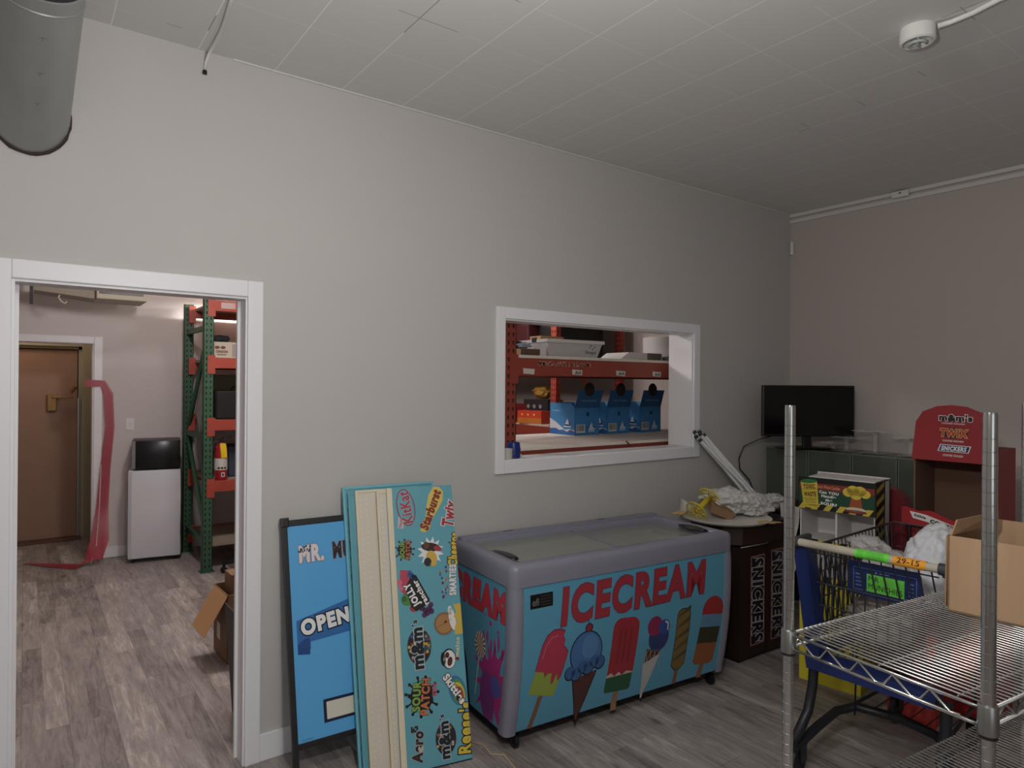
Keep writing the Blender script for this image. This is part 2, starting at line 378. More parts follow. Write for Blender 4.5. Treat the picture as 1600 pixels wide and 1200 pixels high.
# far doorway: white casing, beige steel frame, brown door leaf
b = B().box((.53, YS-.018, 0), (.597, YS, 2.1), .004).box((-.47, YS-.018, 0), (-.4, YS, 2.1), .004).box((-.4, YS-.018, 2.035), (.53, YS, 2.1), .004)
b.box((.52, YS, 0), (.535, YS+.14, 2.045)).box((-.4, YS, 0), (-.385, YS+.14, 2.045)).box((-.385, YS, 2.03), (.52, YS+.14, 2.045))
struct(b.build('trim_4', TRIMW))
YD = 5.45
b = B().box((.50, YD, 0), (.66, YD+.1, 2.2)).box((-.6, YD, 0), (-.45, YD+.1, 2.2)).box((-.45, YD, 2.05), (.5, YD+.1, 2.2)).box((.47, YD+.04, 0), (.5, YD+.1, 2.05)).box((-.45, YD+.04, 2.02), (.5, YD+.1, 2.05))
b.box((-1.2, YD, 0), (-.6, YD+.1, 2.85)).box((-.6, YD, 2.2), (.66, YD+.1, 2.85))
struct(b.build('trim_5', M('a39c86', .55)))
d1 = struct(B().box((-.44, YD+.055, .02), (.462, YD+.09, 2.01), .003).build('door_1', M('9a7a66', .6, var=.1)))
b = B().box((.19, YD+.0, 1.36), (.28, YD+.054, 1.54), .01).box((.235, YD-.03, 1.5), (.42, YD+.01, 1.525), .005).tube([(.4, YD-.01, 1.56), (.445, YD-.02, 1.62)], .018, 10)
b.build('door_handle', M('80633c', .4, .6), d1)
B().box((.462, YD+.02, .02), (.478, YD+.07, 1.5), .003).build('edge_plate', M('9a9894', .35, .7), d1)
B().box((-.44, YD-.1, 0), (.5, YD+.05, .02), .004).build('threshold', M('5d4034', .6), d1)
# ------------------------------------------------------------ ceiling bits
lf = thing('lamp_holder', 'white round ceiling lampholder with a bare bulb near the top right', 'lamp', (2.80, -1.88, ZC))
B().lathe([(.06, 0), (.063, -.01), (.063, -.052), (.056, -.058), (.052, -.058), (.052, -.03)], 28).build('base', M('e6e5e0', .3), lf, 40)
b = B(); b.tube([(.03*math.cos(R(a))-.002, .03*math.sin(R(a)), -.062) for a in range(0, 330, 30)], .006, 8).tube([(-.03, -.015, -.045), (.0, .0, -.068), (.03, .012, -.045)], .006, 8)
b.build('bulb', M('c8cfca', .2, trans=.2), lf, True)
tag(B().tube([(2.803, -1.95, ZC-.02), (2.815, -1.99, ZC-.018), (2.825, -2.06, ZC-.011), (2.80, -2.15, ZC-.011), (2.805, -2.35, ZC-.011), (2.80, -3.0, ZC-.011)], .010, 10).build('conduit', M('e4e3df', .4), None, True),
    'white flexible conduit running along ceiling to the lampholder', 'conduit')
hc = tag(B().tube([(.59, -.56, ZC-.008), (.600, -.45, ZC-.008), (.612, -.34, ZC-.009), (.619, -.24, ZC-.009), (.621, -.15, ZC-.010), (.619, -.08, ZC-.014), (.614, -.035, ZC-.028), (.609, -.014, ZC-.05), (.606, -.007, ZC-.08)], [.006, .006, .007, .007, .008, .007, .007, .006, .005], 10).build('ceiling_cable', M('e4e2de', .4), None, True),
    'short white cable dropping from the ceiling onto the wall top left', 'cable')
B().tube([(.606, -.007, ZC-.085), (.606, -.007, ZC-.10)], .009, 8).build('cable_end', BLACK, hc)
b = thing('junction_box', 'small white cover box on the strip below the ceiling, right wall', 'box', (XR-.024, -.86, ZC-.035))
B().box((-.03, -.055, -.02), (0, .055, .024), .004).build('cover', M('dcdad5', .4), b); B().box((-.033, -.008, .004), (-.029, .004, .012)).build('knockout', BLACK, b)
ms = thing('motion_sensor', 'small white motion sensor high in the corner of the walls', 'sensor', (XR-.014, -.014, 2.80), R(45))
B().box((-.03, -.014, -.055), (.03, .014, .055), .01).build('housing', M('d8d6d0', .4), ms, 40)
B().lathe([(.014, 0), (.012, .006), (.004, .01)], 14, Matrix.Translation((0, -.013, -.018)) @ Matrix.Rotation(R(90), 4, 'X')).build('lens', M('b9b7b2', .3), ms, True)
# duct stub: from the wall at top left rising towards the room
p0 = Vector((.01, -.002, 2.665)); p1 = Vector((.03, -.50, 2.945)); ax = (p1-p0).normalized(); q = ax.to_track_quat('Z', 'Y').to_matrix().to_4x4()
ld = thing('duct', 'round grey metal duct stub coming out of the wall at top left', 'duct', p0)
L_ = (p1-p0).length
prof = [(.124, -.2), (.124, -.09)]
for k in range(1, 12): z = L_*k/12; prof += [(.124, z-.004), (.1265, z), (.124, z+.004)] if k in (11,) else [(.124, z)]
prof += [(.126, L_), (.118, L_), (.118, L_-.012), (.001, L_-.012)]
B().lathe(prof[1:], 40, q).build('pipe', M('a3a5a2', .42, .55, bump=.15, bs=15, var=.15), ld, 30)
B().lathe([(.117, L_-.008), (.117, L_-.002), (.001, L_-.002)], 32, q).build('end_cap', M('26262b', .7), ld)
b = B(); mp = Matrix.Rotation(R(90), 4, 'X')
n = 40
ring = []
b.tube([(.125*math.cos(t*2*math.pi/n), -.002, .125*1.16*math.sin(t*2*math.pi/n)) for t in range(n)], [.006+.004*noise.noise(Vector((t*.8, 0, 0))) for t in range(n)], 6, closed=True)
b.build('sealant_ring', M('3a2a28', .8), ld, True)
cv = Canvas(lambda u, v, h: q @ Vector(((.1242+h)*math.cos(u/.124), (.1242+h)*math.sin(u/.124), v)))
# faint stamped marks on the underside
und = math.atan2((q.inverted() @ Vector((.1, -.2, -1))).y, (q.inverted() @ Vector((.1, -.2, -1))).x)*.124
for z in (.17, .30, .44): cv.line([(und-.01, z), (und+.012, z+.002)], .002, '74777a', 1).line([(und, z-.01), (und+.001, z+.004)], .002, '74777a', 1)
cv.build('stamped_marks', ld)

# ------------------------------------------------------------ A-frame sign
def frame_mat(o, u, up):
    """local frame: x=u, z=up, y=into the back"""
    u = Vector(u).normalized(); up = Vector(up); up = (up-u*up.dot(u)).normalized(); n = up.cross(u)
    return Matrix(((u.x, n.x, up.x, o[0]), (u.y, n.y, up.y, o[1]), (u.z, n.z, up.z, o[2]), (0, 0, 0, 1)))
sg = thing('sidewalk_sign', 'blue sidewalk sign with an OPEN banner in a black frame', 'sign')
sg.matrix_world = frame_mat((.928, -.285, .0), (.998, -.045, 0), (.04, .235, 1.06))
H = 1.09; Wd = .42
B().box((-.012, -.012, 0), (.012, .012, H), .003).box((Wd-.012, -.012, 0), (Wd+.012, .012, H), .003).box((0, -.012, H-.028), (Wd, .012, H), .003).box((0, -.01, .135), (Wd, .01, .16), .003).build('frame', M('1c1b1e', .45), sg)
B().box((-.016, -.016, H-.03), (.02, .016, H+.012), .005).build('hinge', BLACK, sg)
B().box((.012, -.008, .155), (Wd-.01, .004, H-.028)).build('poster', M('5aa7dc', .35), sg)
cv = Canvas(plane((.012, -.0085, .155), (1, 0, 0), (0, 0, 1)), clip=(0, 0, Wd-.024, H-.19))
ph = H-.185
cv.text('MR.', .100, ph-.125, .112, .078, 'e6dcdc', 0, .05, 0, 4, '9b7b86', .03)
for k in range(14): cv.ell(.045+.004*k+random.uniform(-.004, .004), ph-.102+random.uniform(-.014, .012), .0035, .005, '3c2a2c', 6, 8)
cv.text('MUNCHIES', .352, ph-.125, .31, .08, '3c2a2c', 0, .05, 0, 4, 'c9b2b0', .02)
cv.poly([(.018, .40), (.44, .43), (.44, .60), (.018, .50)], '2f6fb6', 1).poly([(.018, .40), (.075, .375), (.072, .42), (.05, .42)], '244f94', 2)
cv.poly([(.018, .40), (.018, .36), (.07, .352), (.075, .40)], '1f4a8e', 1)
cv.text('OPEN', .145, .478, .22, .07, 'f2f2f0', 7, .06, 0, 4, '171c33', .07)
cv.rect(.115, .06, .44, .155, '10203f', 1).rect(.128, .072, .44, .143, 'ddd9c8', 2)
cv.build('printed_graphics', sg)
Canvas(plane((.012, -.0085, .155), (1, 0, 0), (0, 0, 1))).line([(.015, .012), (.022, .018), (.03, .012), (.038, .019), (.05, .014), (.065, .017)], .0012, '1d3150', 1).build('signature', sg)

# ------------------------------------------------------------ gondola shelf boards
def tray(name, label, o, u, up, w_, h_, dp, face, lip, group=None, holes=False):
    t = thing(name, label, 'shelf board', group=group); t.matrix_world = frame_mat(o, u, up)
    B().box((0.004, .004, 0.004), (w_-.004, .009, h_-.004)).build('panel', face, t)
    b = B().box((0, 0, 0), (.011, dp, h_), .002).box((w_-.011, 0, 0), (w_, dp, h_), .002).box((.011, 0, 0), (w_-.011, dp, .011)).box((.011, 0, h_-.011), (w_-.011, dp, h_))
    b.build('rim', lip, t)
    return t
BEIGE = M('d0c8b8', .45, bump=.1, bs=80, var=.06); BEIGE2 = M('d8ccb0', .4)
grp = 'loose shelf boards leaning on the wall'
# rear pair, turquoise edges
ta = tray('shelf_board', 'rearmost turquoise shelf board, its top edge showing above the others', (1.176, -.352, 0), (.985, -.11, 0), (.035, .30, 1.2), .46, 1.228, .018, TEAL, M('6fb4c2', .4), grp)
cv = Canvas(plane((0, .001, 0), (0, 1, 0), (0, 0, 1)))
ta2 = tray('shelf_board', 'narrow turquoise shelf board with candy print on its edge, second from the wall', (1.184, -.378, 0), (.985, -.13, 0), (.03, .30, 1.2), .30, 1.205, .018, TEAL, [M('5fa0ac', .4)], grp)
cv = Canvas(plane((-.0006, .02, 0), (0, -1, 0), (0, 0, 1)))
for k in range(70):
    z = random.uniform(.03, 1.18); cv.ell(random.uniform(.004, .016), z, random.uniform(.002, .004), random.uniform(.006, .016), random.choice(['2a2d33', 'd9d9d6', 'a03a4a', '27485a', 'd0b050', '3f7a4a', '1e2024', '1e2024']), 1+k % 3, 8)
cv.build('edge_print', ta2)
def hole_panel(t, w_, h_, x0):
    cv = Canvas(plane((0, .0035, 0), (1, 0, 0), (0, 0, 1)))
    for k in range(int(h_/.0255)-2):
        for x in (x0, x0+.028): cv.ell(x, .05+k*.0255+(0 if x == x0 else .006), .0024, .0028, 'f2eee2', 1, 8)
    cv.build('punched_holes', t)
tb = tray('shelf_board', 'wide beige metal shelf board with two rows of punched holes', (1.203, -.408, 0), (.985, -.155, 0), (.04, .31, 1.2), .31, 1.218, .018, BEIGE, BEIGE2, grp); hole_panel(tb, .3, 1.218, .022)
tc_ = tray('shelf_board', 'beige shelf board showing as a narrow strip beside the candy print board', (1.284, -.445, 0), (.978, -.18, 0), (.022, .312, 1.2), .26, 1.212, .016, BEIGE, BEIGE2, grp); hole_panel(tc_, .3, 1.2, .022)
td = tray('shelf_board', 'front turquoise shelf board covered with candy brand stickers', (1.318, -.470, .004), (.978, -.205, 0), (.062, .312, 1.2), .322, 1.222, .018, TEAL, M('5b9fb2', .4), grp)
B().box((-.001, -.003, 0), (.024, .003, 1.222)).build('edge_strip', BEIGE2, td)
cv = Canvas(plane((.024, .0035-.004, 0), (1, 0, 0), (0, 0, 1)), clip=(0, 0, .298, 1.222))
W_, H_ = .298, 1.222
cv.rect(0, 0, W_, H_, TEAL, 0)
# sticker positions as fractions of the board (s across, t up)
cv.ell(.063, 1.128, .044, .088, '9c2f3c', 1, rot=8).ell(.063, 1.128, .039, .083, TEAL, 2, rot=8)
cv.text('KitKat', .062, 1.128, .150, .052, 'b03240', 97, .03, 0, 4, 'd9c8cc', .015)
cv.poly([(.018, 1.035), (.045, 1.03), (.05, 1.062), (.024, 1.09)], 'c8bcc0', 3).text('Nestle', .034, 1.06, .045, .014, 'a03040', 80, .02, 0, 4)
pts = [(.125, 1.015), (.145, 1.005), (.170, 1.015), (.185, 1.06), (.215, 1.10), (.247, 1.15), (.252, 1.19), (.235, 1.215), (.205, 1.218), (.178, 1.18), (.165, 1.13), (.158, 1.08), (.14, 1.05)]
cv.poly(pts, 'e2c55c', 1)
cv.text('Starburst', .183, 1.110, .198, .046, '8e2c20', 66, .05, .1, 4, 'b98a3a', .02)
cv.text('Twix', .276, 1.085, .125, .062, 'b03038', 76, .05, .1, 4, 'e0d8d0', .06)
def splat(cx, cy, rx, ry, sd, nb=9):
    rnd = random.Random(sd); p = []
    for k in range(44):
        a = k*2*math.pi/44; q_ = 1+(.28 if k % 4 == 1 else 0)*rnd.random()-.12*rnd.random(); p.append((cx+rx*q_*math.cos(a), cy+ry*q_*math.sin(a)))
    cv.poly(p, '17171a', 1)
    for k in range(nb):
        a = 2*math.pi*(k+.3*rnd.random())/nb; ex, ey = math.cos(a), math.sin(a)
        cv.line([(cx+rx*.9*ex, cy+ry*.9*ey), (cx+rx*1.3*ex, cy+ry*1.3*ey)], rx*.14, '17171a', 1).ell(cx+rx*1.35*ex, cy+ry*1.32*ey, rx*.13, rx*.13, '17171a', 1, 8)
splat(.045, .932, .034, .036, 3)
cv.text('SOUR', .034, .936, .075, .023, '8bb04a', 86, .045, 0, 4, '17171a', .04).text('PATCH', .061, .932, .086, .024, 'c96a3a', 86, .045, 0, 4, '17171a', .04)
p = []
for k in range(24):
    a = k*2*math.pi/24; q_ = 1 if k % 2 else .62; p.append((.170+.066*q_*math.cos(a), .915+.07*q_*math.sin(a)))
cv.poly(p, 'e8e8e8', 1).ell(.170, .935, .045, .02, '3a2420', 2, rot=-10).ell(.205, .925, .02, .012, 'a83a44', 3, rot=-20).ell(.150, .945, .014, .016, '6a4028', 3)
cv.ell(.172, .885, .026, .034, 'd9b04a', 4, rot=15).ell(.152, .868, .018, .02, '2a2a30', 5, rot=15).ell(.178, .858, .016, .012, 'd9b04a', 5)
cv.text('Cheetos', .284, .915, .155, .052, 'e0bc3a', 82, .06, 0, 4, '1c1a18', .07)
cv.text('SMARTIES', .268, .775, .140, .036, 'eceae6', 86, .055, 0, 6, '4a4658', .03)
for k in range(22): cv.ell(.228+random.uniform(-.022, .012), .775+random.uniform(-.075, .065), .005, .0065, random.choice(['3a3a78', 'c05a5a', '6a4a8a', 'e0c890', '2b2d55', 'd08040']), 2, 8)
# hard-candy logo with plain fruit
cv.poly([(.018, .845), (.055, .84), (.068, .80), (.055, .75), (.030, .735), (.012, .76)], 'c4405a', 1).ell(.012, .79, .013, .014, 'd86a7c', 2).ell(.02, .765, .012, .012, 'd86a7c', 2)
cv.ell(.045, .712, .030, .028, '4f8a3e', 1).ell(.03, .715, .012, .012, '3a6a30', 2).ell(.075, .672, .022, .018, 'a03a3a', 1)
for dx, dy in ((.0, 0), (.02, .005), (-.015, .01), (.01, -.014), (.028, .02), (-.005, -.02), (.03, -.008)): cv.ell(.125+dx, .655+dy, .013, .013, '55305c', 1, 12)
for dx, dy in ((.0, 0), (.014, .004), (.004, .014), (.018, -.008)): cv.ell(.058+dx, .815+dy, .010, .010, '3a5a9a', 2, 12)
cv.poly([(.038, .765), (.062, .675), (.085, .655), (.145, .682), (.150, .70), (.092, .815), (.072, .82)], '1c1a20', 2)
cv.text('JOLLY', .070, .732, .115, .042, 'f0eeea', 115, .055, 0, 6, '1c1a20', .06).text('rancher', .108, .735, .125, .026, 'f0eeea', 115, .04, 0, 6)
def mms(cx, cy, s, seed):
    rn = random.Random(seed)
    cv.ell(cx+.005*s, cy-.005, .056*s, .078*s, '2c2a2c', 1)
    for k in range(56):
        a = rn.random()*6.28; q_ = rn.random()**.5; cv.ell(cx+.005*s+.052*s*q_*math.cos(a), cy-.005+.074*s*q_*math.sin(a), .007*s, .007*s, rn.choice(['b03a30', 'd8b040', '3d7a44', '3a58a0', '5a3828', 'c86a30', 'e0d6c0']), 2, 8)
    cv.text('m&m', cx-.005*s, cy-.012*s, .178*s, .058*s, '15202a', 89, .05, 0, 6, 'b9c2c4', .05)
    cv.text("'s", cx-.012*s, cy+.098*s, .028*s, .026*s, '15202a', 89, .03, 0, 6, 'b9c2c4', .05)
mms(.082, .508, 1.0, 5)
cv.ell(.212, .585, .047, .048, '8e6236', 1, 40).ell(.212, .585, .041, .042, 'b5834c', 2).ell(.218, .592, .006, .006, '54361e', 3, 10).line([(.175, .572), (.25, .60)], .0025, '7a5430', 3)
for k in range(36):
    a = k*10; cv.line([(.212+.044*math.cos(R(a)), .585+.045*math.sin(R(a))), (.212+.053*math.cos(R(a)), .585+.054*math.sin(R(a)))], .003, '8e6236', 2)
cv.ell(.252, .60, .016, .05, 'ece8e2', 3, rot=8).ell(.243, .64, .010, .02, 'ece8e2', 3).poly([(.258, .53), (.298, .53), (.298, .665), (.262, .665), (.272, .63), (.260, .61), (.274, .59), (.262, .565)], 'd8b84a', 5).text('malos', .266, .475, .085, .020, 'e0d8a0', 84, .03, 0, 5)
cv.ell(.222, .430, .034, .044, '1e1a1a', 1).ell(.224, .428, .029, .039, 'e8e6e2', 2).ell(.195, .432, .012, .03, '1e1a1a', 2)
cv.ell(.215, .447, .010, .013, '5a2f22', 3).ell(.226, .418, .012, .020, '5a2f22', 3, rot=-15).poly([(.248, .425), (.27, .415), (.27, .44)], '7a2c2c', 4)
splat(.085, .292, .056, .062, 9, 11)
cv.text('SOUR', .060, .298, .125, .038, '86b04c', 83, .05, 0, 6, '17171a', .045).text('PATCH', .100, .290, .150, .040, 'd07040', 83, .05, 0, 6, '17171a', .045).text('KIDS', .144, .312, .052, .018, 'b83a4c', 84, .04, 0, 6, 'd8a0a8', .03)
cv.ell(.252, .29, .040, .066, '3a78b0', 1, rot=14).ell(.256, .285, .032, .056, '4a9a58', 2, rot=14).ell(.259, .28, .025, .046, 'd8c04a', 3, rot=14).ell(.262, .275, .017, .034, 'b8443a', 4, rot=14)
cv.text('Skittles', .238, .30, .150, .036, 'f2f0ec', -58, .05, 0, 6, '20242c', .06)
cv.text('Aero', .052, .092, .128, .050, '3a241e', 84, .055, .1, 4, 'c2b8ae', .03)
for k in range(9): cv.ell(.03+.008*(k % 4), .158+(k // 3)*.008, .005, .005, '3a241e', 4, 10)
mms(.178, .108, .86, 8)
cv.text("Reese's", .274, .13, .21, .062, 'e0c23c', 84, .04, 0, 4, '2a1a14', .07)
cv.build('sticker_print', td)
B().box((-.001, -.004, -.004), (.322, .012, 0)).build('foot_strip', BLACK, td)

# ------------------------------------------------------------ ice cream freezer
fz = thing('chest_freezer', 'long chest freezer wrapped in blue ICECREAM graphics with sliding glass lids', 'freezer', (1.765, -.655, 0), R(-4.8))
FW, FD, FH = 1.435, .615, .868
PR = [(.062, .085), (.045, .16), (.028, .26), (.012, .38), (.003, .50), (.0, .60), (.0, .70), (.004, .765)]
def fy(z):
    for (y0, z0), (y1, z1) in zip(PR, PR[1:]):
        if z <= z1: return y0+(y1-y0)*max(0, (z-z0)/(z1-z0))
    return PR[-1][0]
b = B(); pts = [(y+.006, z) for y, z in PR]+[(FD, .765), (FD, .085)]
mt = Matrix(((0, 0, 1, .006), (1, 0, 0, 0), (0, 1, 0, 0), (0, 0, 0, 1)))
b.prism(pts, FW-.012, mt); b.build('body', M('6d6e7c', .5), fz)
# corner columns
for xx in (0, FW):
    b = B(); sx = 1 if xx == 0 else -1
    rows = [(fy(z), z) for z in [.075+.023*k for k in range(31)]]
    def fn(i, j, rows=rows, xx=xx, sx=sx):
        y, z = rows[min(30, int(round(i*30)))]; a = j*1.0
        # from side to front, rounded corner
        prof = [(0, .062), (-.004, .04), (-.003, .018), (.004, .002), (.018, -.006), (.04, -.007), (.056, -.002), (.056, .006)]
        px_, py_ = prof[min(7, int(round(j*7)))]
        return Vector((xx+sx*px_, y+py_, z))
    b.sheet(fn, 30, 7); b.build('corner_post', GREY, fz, 60)
# wrapped print: front
def ffront(u, v, h): return Vector((.057+u, fy(v)-.0015-h, v))
FWp = FW-.114
cvb = Canvas(ffront, cuts=.03); cvb.rect(0, .088, FWp, .768, M('5796b0', .38), 0); fp = cvb.build('front_panel', fz)
c = Canvas(ffront, cuts=.03)
RD = 'cc3644'
def ttl(a): return 0
c.text('ICECREAM', .685, .648, .965, .185, RD, .6, .045, .12, 9, '6a2a4a', .010); c.build('title_lettering', fp)
c = Canvas(ffront, cuts=.03); c.rect(.035, .66, .16, .725, '101114', 1).text('efi', .064, .69, .035, .034, '8d8a80', 0, .02)
for k in range(4): c.line([(.09, .712-k*.013), (.15, .712-k*.013)], .002, '6d6a62', 2)
c.build('maker_badge', fp)
def rotp(pts, cx, cy, a, s=1): ca, sa = math.cos(R(a)), math.sin(R(a)); return [(cx+s*(x*ca-y*sa), cy+s*(x*sa+y*ca)) for x, y in pts]
def rbar(w_, h_, rt, n=8, rb=.01):
    p = [(-w_/2+rb, -h_/2), (w_/2-rb, -h_/2), (w_/2, -h_/2+rb)]
    p += [(w_/2-rt+rt*math.cos(R(a)), h_/2-rt+rt*math.sin(R(a))) for a in [90*k/n for k in range(n+1)]]
    p += [(-w_/2+rt+rt*math.cos(R(a)), h_/2-rt+rt*math.sin(R(a))) for a in [90+90*k/n for k in range(n+1)]]
    return p+[(-w_/2, -h_/2+rb)]
# 1 bitten pink and lime lolly
c = Canvas(ffront, cuts=.03); A = -16; cx, cy = .155, .375
c.poly(rotp([(-.013, -.30), (.013, -.30), (.013, -.12), (-.013, -.12)], cx, cy, A), 'a06a44', 1)
c.poly(rotp([(-.075, -.14), (.075, -.14), (.08, -.02), (.06, .0), (-.075, 0)], cx, cy, A), 'b6cc48', 2)
bp_ = [(-.075, -.03), (-.075, .09), (-.062, .135), (-.03, .165), (.005, .172), (.032, .168), (.03, .14), (.045, .125), (.045, .10), (.062, .092), (.08, .075), (.08, -.04), (.068, -.062), (.058, -.04), (.05, -.03), (.044, -.075), (.032, -.08), (.022, -.03), (.0, -.035), (-.012, -.055), (-.024, -.03)]
c.poly(rotp([(x*1.04, y*1.03) for x, y in bp_], cx, cy, A), '8a2238', 2.5).poly(rotp(bp_, cx, cy, A), 'e23a5c', 3)
c.line(rotp([(-.055, .03), (-.055, .09), (-.035, .13), (0, .145)], cx, cy, A), .004, 'f08a9c', 4); c.build('bitten_lolly_print', fp)
# 2 blue scoop cone
c = Canvas(ffront, cuts=.03); cx, cy = .365, .365
c.poly([(cx-.075, cy-.09), (cx+.075, cy-.07), (cx-.025, cy-.335)], '1c1418', 1).poly([(cx-.068, cy-.09), (cx+.068, cy-.07), (cx-.025, cy-.315)], '6b3a2c', 2)
c.ell(cx, cy+.035, .098, .105, '16284c', 2)
for k in range(6): c.ell(cx-.088+.035*k, cy-.055+.008*k-(.02 if k % 2 else 0), .034, .036, '16284c', 2)
c.ell(cx, cy+.035, .092, .099, '4a86cc', 3)
for k in range(6): c.ell(cx-.088+.035*k, cy-.052+.008*k-(.02 if k % 2 else 0), .029, .031, '3f74bc', 4)
c.ell(cx+.02, cy+.06, .05, .06, '5b9ada', 5).ell(cx+.01, cy+.152, .024, .022, '1c1018', 3).ell(cx+.01, cy+.152, .02, .018, 'a83240', 4).line([(cx+.01, cy+.165), (cx+.005, cy+.19), (cx-.01, cy+.20)], .004, '5a2230', 4)
c.build('blue_scoop_cone_print', fp)
# 3 watermelon bar
c = Canvas(ffront, cuts=.03); cx, cy = .60, .335; A = -5
c.poly(rotp([(-.018, -.29), (.018, -.29), (.018, -.15), (-.018, -.15)], cx, cy, A), 'c08a5e', 1)
c.poly(rotp(rbar(.17, .38, .05), cx, cy, A), '2c7044', 2).poly(rotp([(-.086, -.11), (.086, -.10), (.086, .0), (-.086, 0)], cx, cy, A), 'e6d8c0', 3)
wav = [(-.085, -.10), (-.06, -.085), (-.035, -.105), (-.01, -.085), (.015, -.105), (.04, -.085), (.085, -.095)]
c.poly(rotp(wav[:1]+wav[1:]+[(p[0], p[1]) for p in rbar(.17, .38, .05)[3:-1] if p[1] > 0], cx, cy, A), 'c8303c', 4)
for k in (-.035, .0, .035): c.line(rotp([(k, -.04), (k, .13)], cx, cy, A), .016, 'b02a38', 5)
c.build('watermelon_bar_print', fp)
# 4 double scoop paper cone
c = Canvas(ffront, cuts=.03); cx, cy = .825, .40; A = -12
c.poly(rotp([(-.055, -.08), (.055, -.08), (.0, -.31)], cx, cy, A), '5c3424', 2)
for k in range(4):
    c.line(rotp([(-.055+.03*k, -.08), (-.01+.03*k, -.19)], cx, cy, A), .004, 'd8b88c', 3).line(rotp([(.055-.03*k, -.08), (.01-.03*k, -.19)], cx, cy, A), .004, 'd8b88c', 3)
c.poly(rotp([(-.05, -.16), (.052, -.10), (.008, -.34), (0, -.345)], cx, cy, A), 'd9d6d4', 4)
c.ell(cx+.012, cy-.02, .07, .075, '34468e', 3).ell(cx-.02, cy+.045, .05, .052, 'b02a5c', 4).ell(cx+.045, cy+.03, .04, .04, '3a58b0', 5).line([(cx+.05, cy+.06), (cx+.072, cy+.045), (cx+.07, cy+.01)], .01, 'e6e8ee', 6)
c.build('paper_cone_print', fp)
# 5 swirl bar
c = Canvas(ffront, cuts=.03); cx, cy = 1.005, .335; A = -3
c.poly(rotp([(-.014, -.25), (.014, -.25), (.014, -.14), (-.014, -.14)], cx, cy, A), 'a8714c', 1).poly(rotp(rbar(.10, .34, .04, rb=.03), cx, cy, A), '2c2016', 2).poly(rotp(rbar(.092, .33, .038, rb=.028), cx, cy, A), '9a7a3a', 3)
for k in range(5): c.poly(rotp([(-.045, -.12+.06*k), (.045, -.08+.06*k), (.045, -.055+.06*k), (-.03, -.10+.06*k)], cx, cy, A), '5e5a34', 4)
c.build('swirl_bar_print', fp)
# 6 striped rocket bar
c = Canvas(ffront, cuts=.03); cx, cy = 1.215, .345; A = -8
c.poly(rotp([(-.018, -.27), (.018, -.27), (.018, -.15), (-.018, -.15)], cx, cy, A), 'b0704c', 1).poly(rotp(rbar(.16, .38, .078, rb=.02), cx, cy, A), 'b86a34', 2)
c.poly(rotp([(-.08, -.07), (.08, -.07), (.08, .05), (-.08, .05)], cx, cy, A), '4a4430', 3).poly(rotp([(-.08, .02), (.08, .02), (.08, .10), (-.08, .10)], cx, cy, A), '6aa4d0', 4)
c.poly(rotp([p for p in rbar(.16, .38, .078) if p[1] > .1]+[(-.08, .09), (.08, .09)], cx, cy, A), 'd0303c', 5); c.build('striped_bar_print', fp)
c = Canvas(ffront, cuts=.03); c.line([(FWp-.006, .75), (FWp-.006, .12)], .0035, 'd6e2e6', 1); c.line([(.01, .115), (.10, .118)], .003, 'a9c8d2', 1); c.build('wrap_edge', fp)
# left side print
def fside(u, v, h): return Vector((.004-h, FD-.012-u, v))
SW = FD-.08
ys = [PR[i] for i in range(len(PR))]
c = Canvas(fside); c.poly([(0, .088), (SW-.03, .088), (SW-.01, .3), (SW, .5), (SW, .77), (0, .77)], M('5796b0', .38), 0); sp_ = c.build('side_panel', fz)
c = Canvas(fside, clip=(0, .09, SW, .76)); c.text('ICECREAM', .135, .655, .82, .15, RD, 0, .08, .1, 3, '6a2a4a', .012); c.build('side_lettering', sp_)
c = Canvas(fside, clip=(0, .09, SW-.004, .76))
rnd = random.Random(4); p = []
for k in range(40):
    a = k*2*math.pi/40; q_ = (1.35 if k % 3 == 0 else .8)*(.8+.4*rnd.random()); p.append((.42+.13*q_*math.cos(a), .27+.17*q_*math.sin(a)))
c.poly(p, 'b8307c', 1).ell(.37, .2, .07, .12, '8a3a86', 2).ell(.45, .27, .05, .05, '5a58a8', 3, rot=30)
for k in range(7): c.ell(.30+.035*k, .44+.02*(k % 3), .009, .03+.012*(k % 2), 'b8307c', 1)
for x, y, r_ in ((.40, .55, .012), (.47, .53, .009), (.35, .58, .006)): c.ell(x, y, r_, r_, 'b8307c', 1)
c.ell(.30, .42, .055, .062, 'd8d8a8', 3)
for k in range(14): a = k*2*math.pi/14; c.poly([(.30, .42), (.30+.054*math.cos(a), .42+.06*math.sin(a)), (.30+.054*math.cos(a+.22), .42+.06*math.sin(a+.22))], '9a4a78', 4)
c.line([(.29, .36), (.25, .16)], .009, 'd8d4cc', 2).poly([(.0, .09), (.2, .09), (.16, .3), (.05, .5), (0, .52)], '1c2434', 2)
c.build('side_graphics', sp_)
